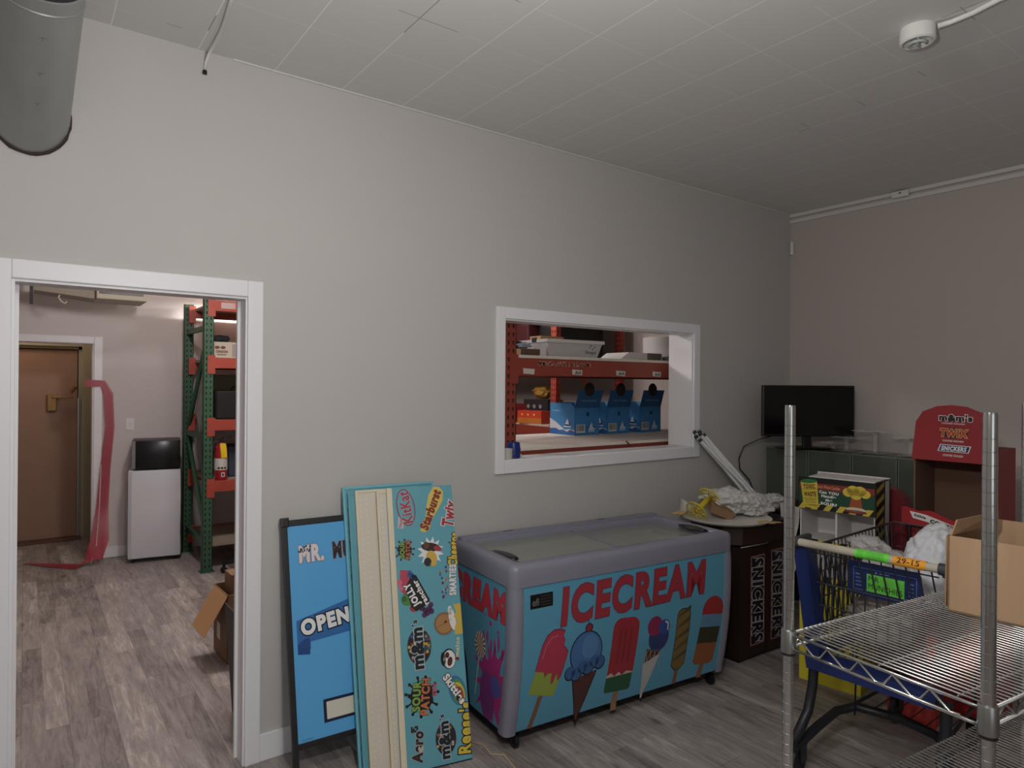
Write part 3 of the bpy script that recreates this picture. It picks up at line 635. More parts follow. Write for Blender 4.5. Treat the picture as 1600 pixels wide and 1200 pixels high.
# top rim: one moulded ring
b = B(); z0, z1 = .765, FH
def ring(o, z, rc=.035):
    p = []
    for cx_, cy_, a0 in ((FW-rc, rc, -90), (FW-rc, FD-rc, 0), (rc, FD-rc, 90), (rc, rc, 180)):
        for k in range(7):
            a = R(a0+15*k); rq = max(.004, rc-o); p.append(b.bm.verts.new((cx_+rq*math.cos(a) if o < rc else cx_+(rc-o if a0 in (-90, 0) else o-rc)+.004*math.cos(a), cy_+rq*math.sin(a) if o < rc else cy_+(rc-o if a0 in (0, 90) else o-rc)+.004*math.sin(a), z)))
    return p
rg = [ring(o_, z_) for o_, z_ in ((-.004, z0), (-.006, z0+.03), (-.006, z1-.03), (-.002, z1-.014), (.008, z1-.004), (.022, z1), (.060, z1), (.068, z1-.006), (.072, z1-.03), (.072, z1-.06))]
for A_, B_ in zip(rg, rg[1:]):
    for k in range(len(A_)): b.bm.faces.new((A_[k], A_[(k+1) % len(A_)], B_[(k+1) % len(A_)], B_[k]))
b.box((.03, FD-.058, z1-.01), (FW-.03, FD+.002, z1+.012), .01)
b.build('rim', GREY, fz, 50)
b = B().box((.07, .07, .30), (FW-.07, FD-.055, .31)).box((.068, .07, .3), (.075, FD-.05, .80)).box((FW-.075, .07, .3), (FW-.068, FD-.05, .80)).box((.07, .068, .3), (FW-.07, .075, .80)).box((.07, FD-.06, .3), (FW-.07, FD-.055, .80))
b.build('liner', M('b9b9b0', .5), fz)
fz.children  # body is cut for the well below
GL = M('a9ada4', .12, alpha=.62, spec=.6)
g1 = B().box((.07, .07, .838), (FW/2+.02, FD-.056, .843)).build('glass_lid', GL, fz)
g2 = B().box((FW/2-.02, .07, .828), (FW-.07, FD-.056, .833)).build('glass_lid', GL, fz)
B().box((FW/2-.002, .07, .84), (FW/2+.012, FD-.06, .848), .002).build('lid_edge', GREY, g1); 
B().box((.068, .066, .832), (.08, FD-.05, .85), .003).build('lid_frame', GREY, g1)
for x0 in (.045, FW-.125):
    b = B(); mt = Matrix.Translation((x0+.04, .215, .862)) @ Matrix.Diagonal((1, 2.6, .35, 1)); b.lathe([(.001, -.02), (.026, -.016), (.042, 0), (.026, .018), (.001, .022)], 24, mt)
    b.build('lid_handle', M('1e1d1c', .35), fz, True)
B().box((.30, FD-.03, FH+.010), (.36, FD-.022, FH+.0135)).box((.95, FD-.03, FH+.010), (1.0, FD-.022, FH+.0135)).build('vent_slot', BLACK, fz)
B().box((.03, .115, .05), (FW-.03, FD-.02, .09)).build('base', M('17171a', .6), fz)
for x, y in ((.07, .09), (FW-.07, .09), (.07, FD-.07), (FW-.07, FD-.07)):
    B().lathe([(.022, -.012), (.03, -.008), (.03, .008), (.022, .012)], 18, Matrix.Translation((x, y, .030)) @ Matrix.Rotation(R(90), 4, 'Y')).box((x-.018, y-.012, .03), (x+.018, y+.012, .06)).build('caster', M('111113', .4), fz, 40)
tag(B().tube([(1.70, -.42, .004), (1.735, -.47, .004), (1.72, -.56, .004), (1.765, -.60, .004), (1.74, -.72, .004), (1.70, -.79, .004)], .0028, 6).build('floor_wire', M('c9b48a', .5), None, True), 'thin beige wire curling on the floor at the freezer corner', 'wire')
# cut the well out of the freezer body
me = fz.children[0].data
# ------------------------------------------------------------ round trash-topped candy display
sd = thing('candy_display', 'dark brown floor display with two upright SNICKERS panels beside the freezer', 'display', (3.60, -.46, 0), 0)
DB = M('2b1a17', .5, var=.15)
b = B().box((-.10, -.155, 0.02), (.165, .16, .70)).build('left_column', DB, sd)
b2 = B().box((.175, -.165, .02), (.40, .16, .715)).build('right_column', DB, sd)
B().box((-.09, -.14, 0), (.38, .16, .02)).build('base', BLACK, sd)
b = B(); b.prism([(-.17, -.08), (-.10, -.17), (.08, -.20), (.30, -.20), (.42, -.14), (.42, .16), (-.17, .16)], .12, Matrix.Translation((0, 0, .72))); b.build('upper_bin', M('33211b', .45), sd)
b = B(); b.prism([(-.10, -.157), (.165, -.157), (.15, -.18), (-.09, -.165)], .004, Matrix.Translation((0, 0, .704))); b.build('paper_edge', M('cfcac4', .7), sd)
for par, x0, x1, y_, zt in ((b, .0, .155, -.156, .64), (b2, .200, .345, -.166, .655)):
    cv = Canvas(plane((x0, y_, .08), (1, 0, 0), (0, 0, 1))); hh = zt-.08; ww = x1-x0
    cv.rect(0, 0, ww, hh, '7c2622', 1).rect(.008, .008, ww-.008, hh-.008, 'b9b2aa', 2).rect(.012, .012, ww-.012, hh-.012, '221612', 3)
    cv.text('SNICKERS', ww/2, hh/2, hh-.04, ww-.036, '1c1c2c', -90, .05, .12, 6, 'c9c4bc', .045)
    o = cv.build('brand_panel', sd)
TR = M('c8c4bc', .5)
tr = at(tag(B().lathe([(.001, 0), (.25, 0), (.275, .012), (.28, .02), (.275, .022), (.25, .01), (.001, .008)], 40).build('tray', TR, None, 40), 'round white tray lying on top of the brown display', 'tray'), (3.575, -.45, .8425))
# rubbish on the tray
PB = M('cfccc8', .38, alpha=.88, bump=.5, bs=25)
def bag(name, label, c, rad, seed, mat=PB, amp=.2, knot=None, fr=3, fold=.10):
    b = B().blob(c, rad, seed, amp, fr, 5, fold)
    if knot: b.blob(knot[0], knot[1], seed+3, .3, 3, 5, .14)
    o = b.build(name, mat, None, True); return tag(o, label, 'plastic bag')
bb = B().blob((3.70, -.42, .935), (.14, .13, .085), 2, .4, 2.6, 5, .16).blob((3.81, -.50, .92), (.13, .11, .065), 7, .4, 2.6, 5, .16).blob((3.94, -.54, .93), (.15, .07, .05), 9, .4, 2.6, 5, .16).blob((3.64, -.33, .975), (.15, .05, .035), 11, .4, 2.6, 5, .14)
tag(bb.build('plastic_bag', PB, None, True), 'crumpled white plastic bag heaped on the tray beside the fluorescent tubes', 'plastic bag')
o = B().sheet(lambda i, j: Vector((3.985+.04*math.sin(j*9)*j+.02*i, -.63-.015*math.sin(i*20)+.02*j, .93-.42*j-.03*i)) + Vector((.10*(i-.5)*(1-.75*j), -.05*(i-.5), 0)), 24, 24).build('plastic_bag', PB, None, True)
tag(o, 'limp end of a white plastic bag hanging down behind the wire rack post', 'plastic bag')
sp = thing('cable_spool', 'empty yellow plastic spool lying on the rubbish tray', 'spool', (3.47, -.36, .93)); sp.rotation_euler = (R(20), R(58), R(25))
YL = M('c8b02c', .45)
for z in (-.075, .075):
    b = B(); b.tube([(.07*math.cos(k*math.pi/12), .07*math.sin(k*math.pi/12), z) for k in range(24)], .005, 6, closed=True).tube([(.04*math.cos(k*math.pi/8), .04*math.sin(k*math.pi/8), z) for k in range(16)], .003, 6, closed=True)
    for k in range(8): a = k*math.pi/4; b.tube([(.018*math.cos(a), .018*math.sin(a), z), (.07*math.cos(a), .07*math.sin(a), z)], .004, 6)
    b.build('flange', YL, sp, True)
B().lathe([(.018, -.075), (.018, .075)], 14).build('core', YL, sp, True)
o = B().box((-.07, -.05, 0), (.07, .05, .05), .002).build('cardboard_scrap', CARD2); at(tag(o, 'brown cardboard scrap between yellow spool and white bag', 'cardboard'), (3.545, -.43, .875), rot=(R(10), R(22), R(-40)))
o = B().sheet(lambda i, j: Vector((.09*i, .05*math.sin(i*3)*j, .10*j*(1-.6*i*i))), 10, 8).build('paper_cup', M('c2c0ba', .6)); at(tag(o, 'torn white paper piece standing behind the yellow spool', 'paper'), (3.39, -.24, .866), R(-20))
o = B().blob((0, 0, 0), (.06, .03, .008), 5, .6, 5, 3).build('wrapper', M('c4a66a', .5, var=.5), None, True); at(tag(o, 'crumpled golden wrapper at the left end of the tray', 'wrapper'), (3.32, -.30, .885))
o = B().blob((0, 0, 0), (.075, .03, .006), 8, .6, 5, 3).build('wrapper', M('b89a60', .5, var=.6), None, True); at(tag(o, 'crumpled tan wrapper under the front rim of the tray', 'wrapper'), (3.66, -.70, .854), R(-33))
# ------------------------------------------------------------ fluorescent tubes leaning on the frame corner
TU = M('cfd0cf', .3); ENDM = M('3c3c3e', .4, .6)
tops = [(3.785, -.035, 1.365), (3.775, -.055, 1.335), (3.80, -.068, 1.352), (3.825, -.045, 1.365), (3.782, -.082, 1.312), (3.835, -.075, 1.345)]
wh = ['top left', 'lower left', 'middle', 'topmost', 'bottom', 'rightmost']
for i, p in enumerate(tops):
    p = Vector(p); e = Vector((3.99+.024*(i % 3), -.30-.028*(i//3)-.008*i, .955-.012*(i % 3))); d = (e-p).normalized(); e = p+d*(.62)
    t = thing('fluorescent_tube', 'slim white fluorescent tube, %s one of the leaning bundle' % wh[i], 'fluorescent tube', p, group='fluorescent tubes leaning at the window frame')
    B().tube([d*.02, e-p], .0125, 14).build('glass_tube', TU, t, 50)
    b = B().tube([Vector((0, 0, 0)), d*.022], .0132, 14); s_ = d.cross(Vector((0, 0, 1))).normalized()*.006
    b.tube([s_, s_-d*.01], .0015, 6).tube([-s_, -s_-d*.01], .0015, 6); b.build('end_cap', ENDM, t, 50)

# ------------------------------------------------------------ black table, glass cases, monitor
tb_ = thing('table', 'black table carrying the glass cases by the right wall', 'table', (4.55, -.85, 0))
B().box((-.36, -.75, .80), (.44, .80, .845), .02).build('tabletop', M('101012', .35), tb_)
for x in (-.3, .38):
    for y in (-.68, .72): B().box((x-.025, y-.025, 0), (x+.025, y+.025, .80), .004).build('leg', M('101012', .4), tb_)
gm, nt, pb = node_mat('case_glass'); pb.inputs['Base Color'].default_value = hexc('6c7468'); pb.inputs['Alpha'].default_value = .34; pb.inputs['Roughness'].default_value = .08
ge = M('8a978a', .2, alpha=.8)
for i, (y1_, y0_) in enumerate(((-.07, -.40), (-.41, -.72), (-.73, -1.02), (-1.03, -1.33))):
    t = thing('glass_case', ['clear glass display case under the black monitor', 'clear glass display case right of the monitor stand', 'third clear glass display case from the corner', 'clear glass display case next to the tall red display'][i], 'display case', (4.6, (y0_+y1_)/2, .845), group='glass cases in a row on the table')
    h = (y1_-y0_)/2; Z = .372
    B().box((0, -h, 0), (.006, h, Z)).box((.36, -h, 0), (.366, h, Z)).box((.006, -h, 0), (.36, -h+.006, Z)).box((.006, h-.006, 0), (.36, h, Z)).box((.006, -h+.006, Z-.006), (.36, h-.006, Z)).box((.006, -h+.006, 0), (.36, h-.006, .006)).build('glass_panes', gm, t)
    b = B()
    for x in (0, .363):
        for y in (-h, h-.003): b.box((x-.001, y, 0), (x+.004, y+.004, Z+.001))
    for y in (-h, h-.003): b.box((0, y, Z-.001), (.366, y+.003, Z+.003))
    for x in (0, .363): b.box((x, -h, Z-.001), (x+.003, h, Z+.003))
    b.build('edge_seams', ge, t)
zc = .845+.376
tv = thing('monitor', 'wide black monitor standing on the glass cases in the corner', 'monitor', (4.645, -.378, zc), -yaw)
TW, THh = .335, .375
B().box((-TW, -.018, .095), (TW, .022, .095+THh), .006).build('casing', M('0c0c0e', .35), tv)
B().box((-TW+.012, -.0195, .112), (TW-.012, -.018, .095+THh-.012)).build('screen', M('050506', .14), tv)
B().box((-.03, .0, .01), (.03, .03, .12), .005).build('neck', M('0c0c0e', .4), tv)
b = B(); b.sheet(lambda i, j: Vector(((i-.5)*.44, -.10+.16*j+.03*abs(i-.5), .018-.012*abs(i*2-1))), 16, 4).box((-.16, -.05, 0), (.16, .05, .012), .004); b.build('foot', M('0c0c0e', .35), tv)
B().box((TW-.03, -.0205, .102), (TW-.024, -.0185, .106)).build('power_light', M('9aa0a8', .3), tv)
o = B().tube([(4.50, -.24, 1.33), (4.43, -.12, 1.285), (4.36, -.04, 1.23), (4.335, -.015, 1.14), (4.34, -.02, 1.06), (4.40, -.06, .98), (4.425, -.08, .90), (4.41, -.085, .85)], .0045, 8).build('power_cable', BLACK, None, True)
tag(o, 'thin black cable hanging from the monitor down to the table', 'cable')
# acrylic risers on the cases
AC = M('c9c4bc', .1, alpha=.28); 
for i, (x, y, z, w_, h_) in enumerate(((4.78, -.80, zc, .26, .155), (4.78, -.60, zc, .16, .10), (4.80, -1.02, zc, .20, .125), (4.80, -1.20, zc, .16, .09), (4.78, -.50, zc, .12, .055))):
    t = thing('acrylic_stand', ['tallest clear acrylic stand, middle of the row on the glass cases', 'clear acrylic stand just right of the monitor foot', 'clear acrylic stand right of the tallest one', 'low clear acrylic stand beside the red display header', 'lowest clear acrylic stand at the monitor foot'][i], 'display stand', (x, y, z+.002), group='clear acrylic stands on the glass cases')
    B().box((-.07, -w_/2, h_-.004), (.07, w_/2, h_)).build('top_plate', M('d8d4cc', .1, alpha=.45), t)
    B().box((-.004, -.012, .004), (.004, .012, h_-.004)).box((-.05, -.012, h_-.03), (.05, -.008, h_-.004)).build('post', AC, t)
    B().box((-.05, -w_*.3, 0), (.05, w_*.3, .004)).build('foot_plate', AC, t)

# ------------------------------------------------------------ sour candy floor display (faces -x, turned a little)
tx = thing('candy_display', 'white and yellow sour candy floor display with hazard stripes and green header', 'display', (3.625, -.925, 0), R(-81.4))
Wt, Dt = .41, .26   # local x runs towards the camera, local y into the depth, front face y=0
Wb = .33
YEL = M('d3c234', .5); WC = M('d4cfcb', .6)
tx.matrix_world = frame_mat((3.625, -.925, 0), (.15, -.989, 0), (0, 0, 1))
def hz(u0, v0, u1, v1, cv, n, ly=1, vert=False):
    cv.rect(u0, v0, u1, v1, '17171a', ly)
    for k in range(n):
        if vert:
            s_ = (v1-v0)/n; y = v0+s_*k; cv.poly([(u0, y), (u1, y+s_*.6), (u1, y+s_*1.05), (u0, y+s_*.45)], 'c2a83c', ly+1)
        else:
            s_ = (u1-u0)/n; x = u0+s_*k; cv.poly([(x, v0), (x+s_*.5, v0), (x+s_*.85, v1), (x+s_*.35, v1)], 'd3bd3c', ly+1)
B().hexa([(0, 0, 0), (Wb, 0, 0), (Wb, Dt, 0), (0, Dt, 0), (0, 0, .58), (Wb+.03, 0, .58), (Wb+.03, Dt, .58), (0, Dt, .58)]).build('yellow_base', YEL, tx)
b = B(); b.box((0, 0, .58), (.006, Dt, 1.15)).box((.186, .02, .64), (.196, Dt, 1.0)).box((Wt-.02, 0, .58), (Wt-.014, Dt, 1.15)).box((0, Dt-.006, .58), (Wt-.014, Dt, 1.17)).box((0, .0, .575), (Wt-.014, Dt, .581))
b.box((0.006, .0, .80), (Wt-.02, Dt, .806)); b.build('shelf_unit', WC, tx)
b = B(); b.box((.03, .05, 1.12), (Wt-.03, Dt, 1.165)).build('back_lip', WC, tx)
hd = B().box((-.006, -.012, .985), (Wt-.006, -.004, 1.165)).build('header', M('111312', .4), tx)
cv = Canvas(plane((-.006, -.0125, .985), (1, 0, 0), (0, 0, 1))); hw, hh = Wt, .18
cv.rect(.006, .035, hw-.006, .15, '1f4a30', 1).rect(.006, .115, hw-.006, .15, '8e2c22', 2)
hz(0, 0, hw, .035, cv, 6, 2)
cv.text('Toxic Waste Candies', .165, .133, .125, .018, 'd6a070', -1, .02, 0, 5)
for i, (t_, wd) in enumerate((('Can YOU', .105), ('Handle', .08), ('the', .038), ('SOUR?', .088))): cv.text(t_, .168, .103-i*.021, wd, .016, 'eceae4', -2, .05, 0, 5)
P = rotp([(-.042, -.075), (.042, -.075), (.046, .065), (-.046, .065)], .065, .092, 6); cv.poly(P, 'd8c040', 6); cv.ell(.058, .158, .048, .012, '2e7a3c', 7, rot=6).ell(.073, .018, .042, .01, 'd8c040', 6, rot=6)
for y in (-.03, .02): cv.line(rotp([(-.044, y), (.044, y)], .065, .092, 6), .003, 'a08a20', 7)
cv.text('TOXIC', .061, .128, .066, .026, '5a1c18', 6, .04, 0, 8).text('WASTE', .066, .085, .068, .026, '5a1c18', 6, .04, 0, 8)
cv.text('Hazardously', .07, .053, .06, .009, '4a2a18', 6, .01, 0, 8).text('Sour Candy', .071, .039, .055, .009, '4a2a18', 6, .01, 0, 8)
# plain cloud-shaped splash at the right (no face)
for dx, dy, r_ in ((-.04, 0, .028), (-.015, .012, .032), (.02, .012, .032), (.048, -.002, .026), (0, -.01, .03)): cv.ell(.31+dx, .118+dy, r_, r_*.85, 'dfc23c', 6)
cv.poly([(.288, .095), (.335, .095), (.345, .03), (.275, .03)], 'a8502c', 5).ell(.31, .028, .052, .012, 'd8c8a8', 6).ell(.31, .016, .056, .01, '8e3024', 6)
cv.build('header_print', hd)
cv = Canvas(plane((Wt-.013, 0, .58), (0, 1, 0), (0, 0, 1))); hz(.0, .0, Dt*.55, .58, cv, 9, 1, True); cv.rect(Dt*.62, .0, Dt*.9, .58, 'd8d4cc', 2); cv.build('side_stripes', tx)
B().box((Wt-.019, 0, .585), (Wt-.0135, Dt, 1.165)).build('side_wall', BLACK, tx)
cv = Canvas(plane((0, -.001, 0), (1, 0, 0), (0, 0, 1))); hz(0, .782, Wt-.016, .815, cv, 5, 1); hz(0, .575, Wt-.02, .612, cv, 5, 1); cv.rect(0, .566, Wt-.03, .575, 'd8d4cc', 2); cv.build('shelf_stripes', tx)

# ------------------------------------------------------------ red cookie dough displays
RED = M('902026', .5, var=.08); BRN = M('6b4f3e', .8, var=.1)
def arc_panel(w_, z0, zs, zt, n=16):
    return [(0, z0), (w_, z0), (w_, zs)]+[(w_/2+w_/2*math.cos(math.pi*k/n), zs+(zt-zs)*math.sin(math.pi*k/n)) for k in range(1, n)]+[(0, zs)]
XZ = Matrix(((1, 0, 0, 0), (0, 0, 1, 0), (0, 1, 0, 0), (0, 0, 0, 1)))
rd = thing('candy_display', 'tall red cookie dough display with an arched header behind the cart', 'display'); rd.matrix_world = frame_mat((3.88, -1.425, 0), (.04, -.999, 0), (0, 0, 1))
W3, D3 = .375, .28
def sh(pts, s=1.0): return [(W3/2+(x-W3/2)*s, y) for x, y in pts]
B().prism([(.0, 1.30), (W3, 1.30), (W3-.01, 1.50), (W3*.86, 1.555), (W3*.68, 1.585), (W3*.5, 1.592), (W3*.32, 1.585), (W3*.14, 1.555), (.02, 1.50)], .008, Matrix.Translation((0, -.03, 0)) @ XZ).build('header', RED, rd)
cv = Canvas(plane((0, -.0305, 0), (1, 0, 0), (0, 0, 1)))
cv.text("m&m's", W3*.55, 1.527, .15, .036, '141416', -1, .045, 0, 4, 'e8e4e0', .06).text('COOKIE DOUGH', W3*.52, 1.497, .105, .008, 'e8dcd8', -1, .03)
cv.ell(W3*.53, 1.448, .062, .028, '4a241a', 1).text('TWIX', W3*.53, 1.448, .125, .042, 'c03a30', -1, .05, .1, 4, 'e0c070', .05).text('COOKIE DOUGH', W3*.52, 1.407, .095, .009, 'e8dcd8', -1, .04)
cv.poly([(W3*.53-.075, 1.352), (W3*.53+.066, 1.348), (W3*.53+.078, 1.385), (W3*.53-.062, 1.389)], 'dcdcdc', 1).poly([(W3*.53-.068, 1.355), (W3*.53+.062, 1.352), (W3*.53+.071, 1.381), (W3*.53-.058, 1.385)], '1c2f6e', 2)
cv.text('SNICKERS', W3*.53, 1.368, .115, .024, 'eceaea', -1, .05, .2, 4, '101a40', .03).text('COOKIE DOUGH', W3*.52, 1.332, .09, .011, 'e8dcd8', -1, .03)
cv.build('header_lettering', rd)
b = B().box((0, D3-.008, .1), (W3, D3, 1.37)).box((0, 0, .1), (.008, D3, 1.33)).box((.008, 0, 1.30), (W3-.008, D3-.008, 1.308)).box((.008, 0, .93), (W3-.008, D3-.008, .938)); b.build('inner_box', BRN, rd)
B().hexa([(W3, 0, .1), (W3+.006, 0, .1), (W3+.006, D3, .1), (W3, D3, .1), (W3, 0, 1.37), (W3+.006, 0, 1.37), (W3+.006, D3, 1.37), (W3, D3, 1.37)]).box((W3-.04, -.012, .6), (W3+.004, .0, 1.30)).build('side_panel', RED, rd)
B().box((0, -.02, 0), (W3, D3, .93)).build('base', RED, rd)
fr_ = B(); fr_.prism([(-.02, .96), (.10, .955), (.25, .94), (.40, .915), (.44, .92), (.44, .985), (.40, 1.0), (.28, .995), (.20, 1.015), (.12, 1.045), (.06, 1.035), (.0, 1.05), (-.02, 1.045)], .006, Matrix.Translation((0, -.10, 0)) @ XZ)
fr_ = fr_.build('front_skirt', M('9e2228', .5), rd)
cv = Canvas(plane((0, -.1005, 0), (1, 0, 0), (0, 0, 1))); wv = lambda a: -.9*a*a*.25-.06*a
cv.poly([(.02, 1.03), (.10, 1.02), (.22, .985), (.34, .965), (.40, .96), (.395, .93), (.33, .935), (.21, .955), (.10, .985), (.035, .995)], 'e6e2dc', 1)
cv.text('Edible', .07, 1.008, .055, .014, '201a18', -9, .04).text('COOKIE DOUGH', .235, .970, .24, .019, '201a18', -11, .07)
cv.build('skirt_lettering', fr_)
rd2 = thing('candy_display', 'small dark red display with a rounded top behind the sour candy display', 'display'); rd2.matrix_world = frame_mat((4.02, -1.09, 0), (.10, -.995, 0), (0, 0, 1))
B().prism([(0, .10), (.23, .10), (.235, .98), (.215, 1.05), (.17, 1.09), (.11, 1.108), (.05, 1.112), (0, 1.11)], .10, XZ).build('panel', M('741a20', .5), rd2)
B().box((0, 0, 0), (.23, .20, .10)).build('base', M('741a20', .5), rd2)

# ------------------------------------------------------------ shopping cart
ct = thing('shopping_cart', 'grey wire shopping cart with blue plastic side frames and beige handle', 'shopping cart'); ct.matrix_world = frame_mat((2.775, -1.405, 0), (.06, -.998, 0), (0, 0, 1))
CW = .60  # local x across towards the camera's right, local y forward (+x world)
CG = M('4b4c50', .35, .7); BLU = M('182a5e', .42)
hb = B().tube([(.0, -.03, 1.0), (CW-.01, -.03, 1.0)], .017, 16).build('handle', M('b9b2a0', .45), ct, 50)
for x in (0, CW-.01): B().tube([(x-.018, -.03, 1.0), (x+.03, -.03, 1.0)], .0225, 16).box((x-.012, -.03, .965), (x+.014, .12, 1.015), .01).build('handle_bracket', M('3c3c3f', .5), ct, 50)
for x0, x1, m_, nm, tx_ in ((.27, .40, M('6fe04a', .5), 'green_tape', None), (.415, .53, M('f0a52c', .5), 'orange_tape', '29-15')):
    b = B(); n = 14
    b.sheet(lambda i, j, x0=x0, x1=x1: Vector((x0+(x1-x0)*i, -.03-.0185*math.cos(R(-70+200*j)), 1.0+.0185*math.sin(R(-70+200*j)))), 2, n); o = b.build(nm, m_, hb, True)
    cvt = Canvas(lambda u, v, h, x0=x0: Vector((x0+u, -.03-(.019+h)*math.cos(v/.0185), 1.0+(.019+h)*math.sin(v/.0185))), cuts=.006)
    if tx_: cvt.text(tx_, (x1-x0)*.48, .008, .08, .02, '4a1c14', 0, .01)
    else:
        for k in range(5): cvt.text('mr munchies'[:9], .062, .016-.007*k, .10, .004, '2c5a2a', 0, .0)
    cvt.build('handwriting', o)
def lerp(a, b_, t): return a+(b_-a)*t
# basket: rear (y=.12) wide, front narrow; z top .93->.98, bottom .50
def bk(s, t, z):  # s 0..1 across, t 0..1 forward
    k = .02+.05*t; zz = (z-.50)/.46; ins = (1-zz)*.05
    return Vector((lerp(k+ins, CW-.02-k-ins, s), .10+.78*t-(1-zz)*.03*t, z+.02*t))
b = B()
for z, r_ in ((.96, .0055), (.84, .003), (.73, .003), (.62, .003)):
    for s in (0, 1): b.tube([bk(s, t/8, z) for t in range(9)], r_, 6)
    b.tube([bk(s/4, 1, z) for s in range(5)], r_, 6)
for k in range(25):
    t = k/24
    for s in (0, 1): b.tube([bk(s, t, .50), bk(s, t, .96)], .0028, 5)
for k in range(13): b.tube([bk(k/12, 1, .50), bk(k/12, 1, .96)], .0028, 5)
for k in range(15): b.tube([bk(k/14, 0, .50), bk(k/14, 1, .50)], .0028, 5)
for k in range(10): b.tube([bk(0, k/9, .502), bk(1, k/9, .502)], .0028, 5)
b.build('wire_basket', CG, ct)
b = B()   # rear gate wires
for k in range(11): x = .07+k*.046; b.tube([(x, .02+.06*0, .97), (x+.012, .07, .80), (x, .09, .52)], .0032, 6)
for z in (.62, .72, .82, .95): b.tube([(.05, .035+.06*(.97-z)*1.6, z), (CW-.05, .035+.06*(.97-z)*1.6, z)], .003, 6)
b.build('rear_gate', CG, ct)
b = B()
for x, sx in ((.0, 1),):
    b.hexa([(x+.035*sx, .04, .46), (x+.105*sx, .02, .46), (x+.105*sx, .10, .46), (x+.035*sx, .12, .46), (x-.01*sx, -.01, .985), (x+.052*sx, -.02, .985), (x+.052*sx, .06, .985), (x-.01*sx, .08, .985)])
b.hexa([(.04, .02, .44), (CW-.06, .02, .44), (CW-.06, .10, .44), (.04, .10, .44), (.03, .02, .50), (CW-.05, .02, .50), (CW-.05, .10, .50), (.03, .10, .50)])
b.hexa([(.04, .10, .47), (.065, .10, .47), (.095, .84, .49), (.07, .84, .49), (.04, .10, .505), (.065, .10, .505), (.095, .84, .525), (.07, .84, .525)])
b.build('plastic_frame', BLU, ct)
# slotted side panel
b = B()
for k in range(9):
    t = k*.05; 
    b.tube([(.04+t*.02, .10+t, .55), (.03, .17+t, .9)], .006, 5)
b.build('slotted_panel', M('20242e', .5), ct)
# child seat flap with note
fl = B().prism([(.155, .785), (.155, .905), (.165, .92), (.43, .92), (.445, .905), (.455, .785), (.44, .775), (.17, .775)], .008, Matrix.Translation((0, .16, 0)) @ XZ).build('seat_flap', BLU, ct)
cv = Canvas(plane((0, .1595, 0), (1, 0, 0), (0, 0, 1)))
cv.line([(.18, .80), (.18, .895), (.43, .895), (.43, .80), (.18, .80)], .0018, '8a9ac8', 1).rect(.27, .882, .275, .887, 'c8d0e4', 1).rect(.285, .883, .325, .886, '8a9ac8', 1)
for k in range(4): cv.rect(.188+.0, .815+.016*k, .214, .822+.016*k, '5a70b0', 2).rect(.40, .815+.016*k, .42, .822+.016*k, '5a70b0', 2)
cv.build('flap_print', fl)
cv = Canvas(plane((0, .158, 0), (1, 0, 0), (0, 0, 1))); cv.rect(.235, .80, .385, .875, '6fe04a', 1).text('MR', .264, .857, .042, .022, '14321a', -3, 0).text('MUNCHIES', .31, .822, .135, .024, '14321a', -2, 0); cv.build('note', fl)
# chassis
FR = M('34353a', .4, .5)
B().tube([(.05, .07, .47), (.05, .06, .36), (.045, .03, .25), (.04, -.04, .18), (.04, -.10, .15)], .021, 14).build('rear_leg', FR, ct, 50)
b = B(); b.tube([(CW-.03, .07, .47), (CW-.03, .06, .36), (CW-.035, .03, .25), (CW-.035, -.04, .18), (CW-.035, -.10, .15)], .021, 14)
b.build('rear_leg', FR, ct, 50)
b = B(); b.tube([(.04, -.10, .115), (.05, .10, .155), (.07, .25, .19), (.12, .33, .205), (.3, .37, .205), (CW-.15, .33, .205), (CW-.07, .25, .19), (CW-.045, .10, .155), (CW-.035, -.10, .115)], .020, 14)
b.build('lower_frame', FR, ct, 50)
b = B(); 
for k in range(6): b.tube([(.12+k*.07, .33, .215), (.12+k*.07, .80, .20)], .003, 6)
b.tube([(.10, .36, .2), (.13, .80, .2), (.46, .80, .2), (CW-.11, .36, .2)], .008, 8); b.tube([(.15, .25, .2), (.14, .29, .5)], .004, 6).tube([(.13, .8, .2), (.13, .8, .5)], .008, 8).tube([(.46, .8, .2), (.46, .8, .5)], .008, 8)
b.build('bottom_rack', FR, ct, True)
for x, y in ((.045, -.045), (CW-.035, -.045), (.13, .78), (.46, .78)):
    w_ = B().lathe([(.02, -.014), (.056, -.012), (.060, 0), (.056, .012), (.02, .014)], 24, Matrix.Translation((x, y-.02, .061)) @ Matrix.Rotation(R(90), 4, 'Y')).build('wheel', M('19191b', .6), ct, 40)
    B().box((x-.024, y-.03, .06), (x-.018, y+.02, .13), .002).box((x+.018, y-.03, .06), (x+.024, y+.02, .13), .002).box((x-.024, y-.03, .125), (x+.024, y+.025, .135), .002).build('fork', FR, w_)
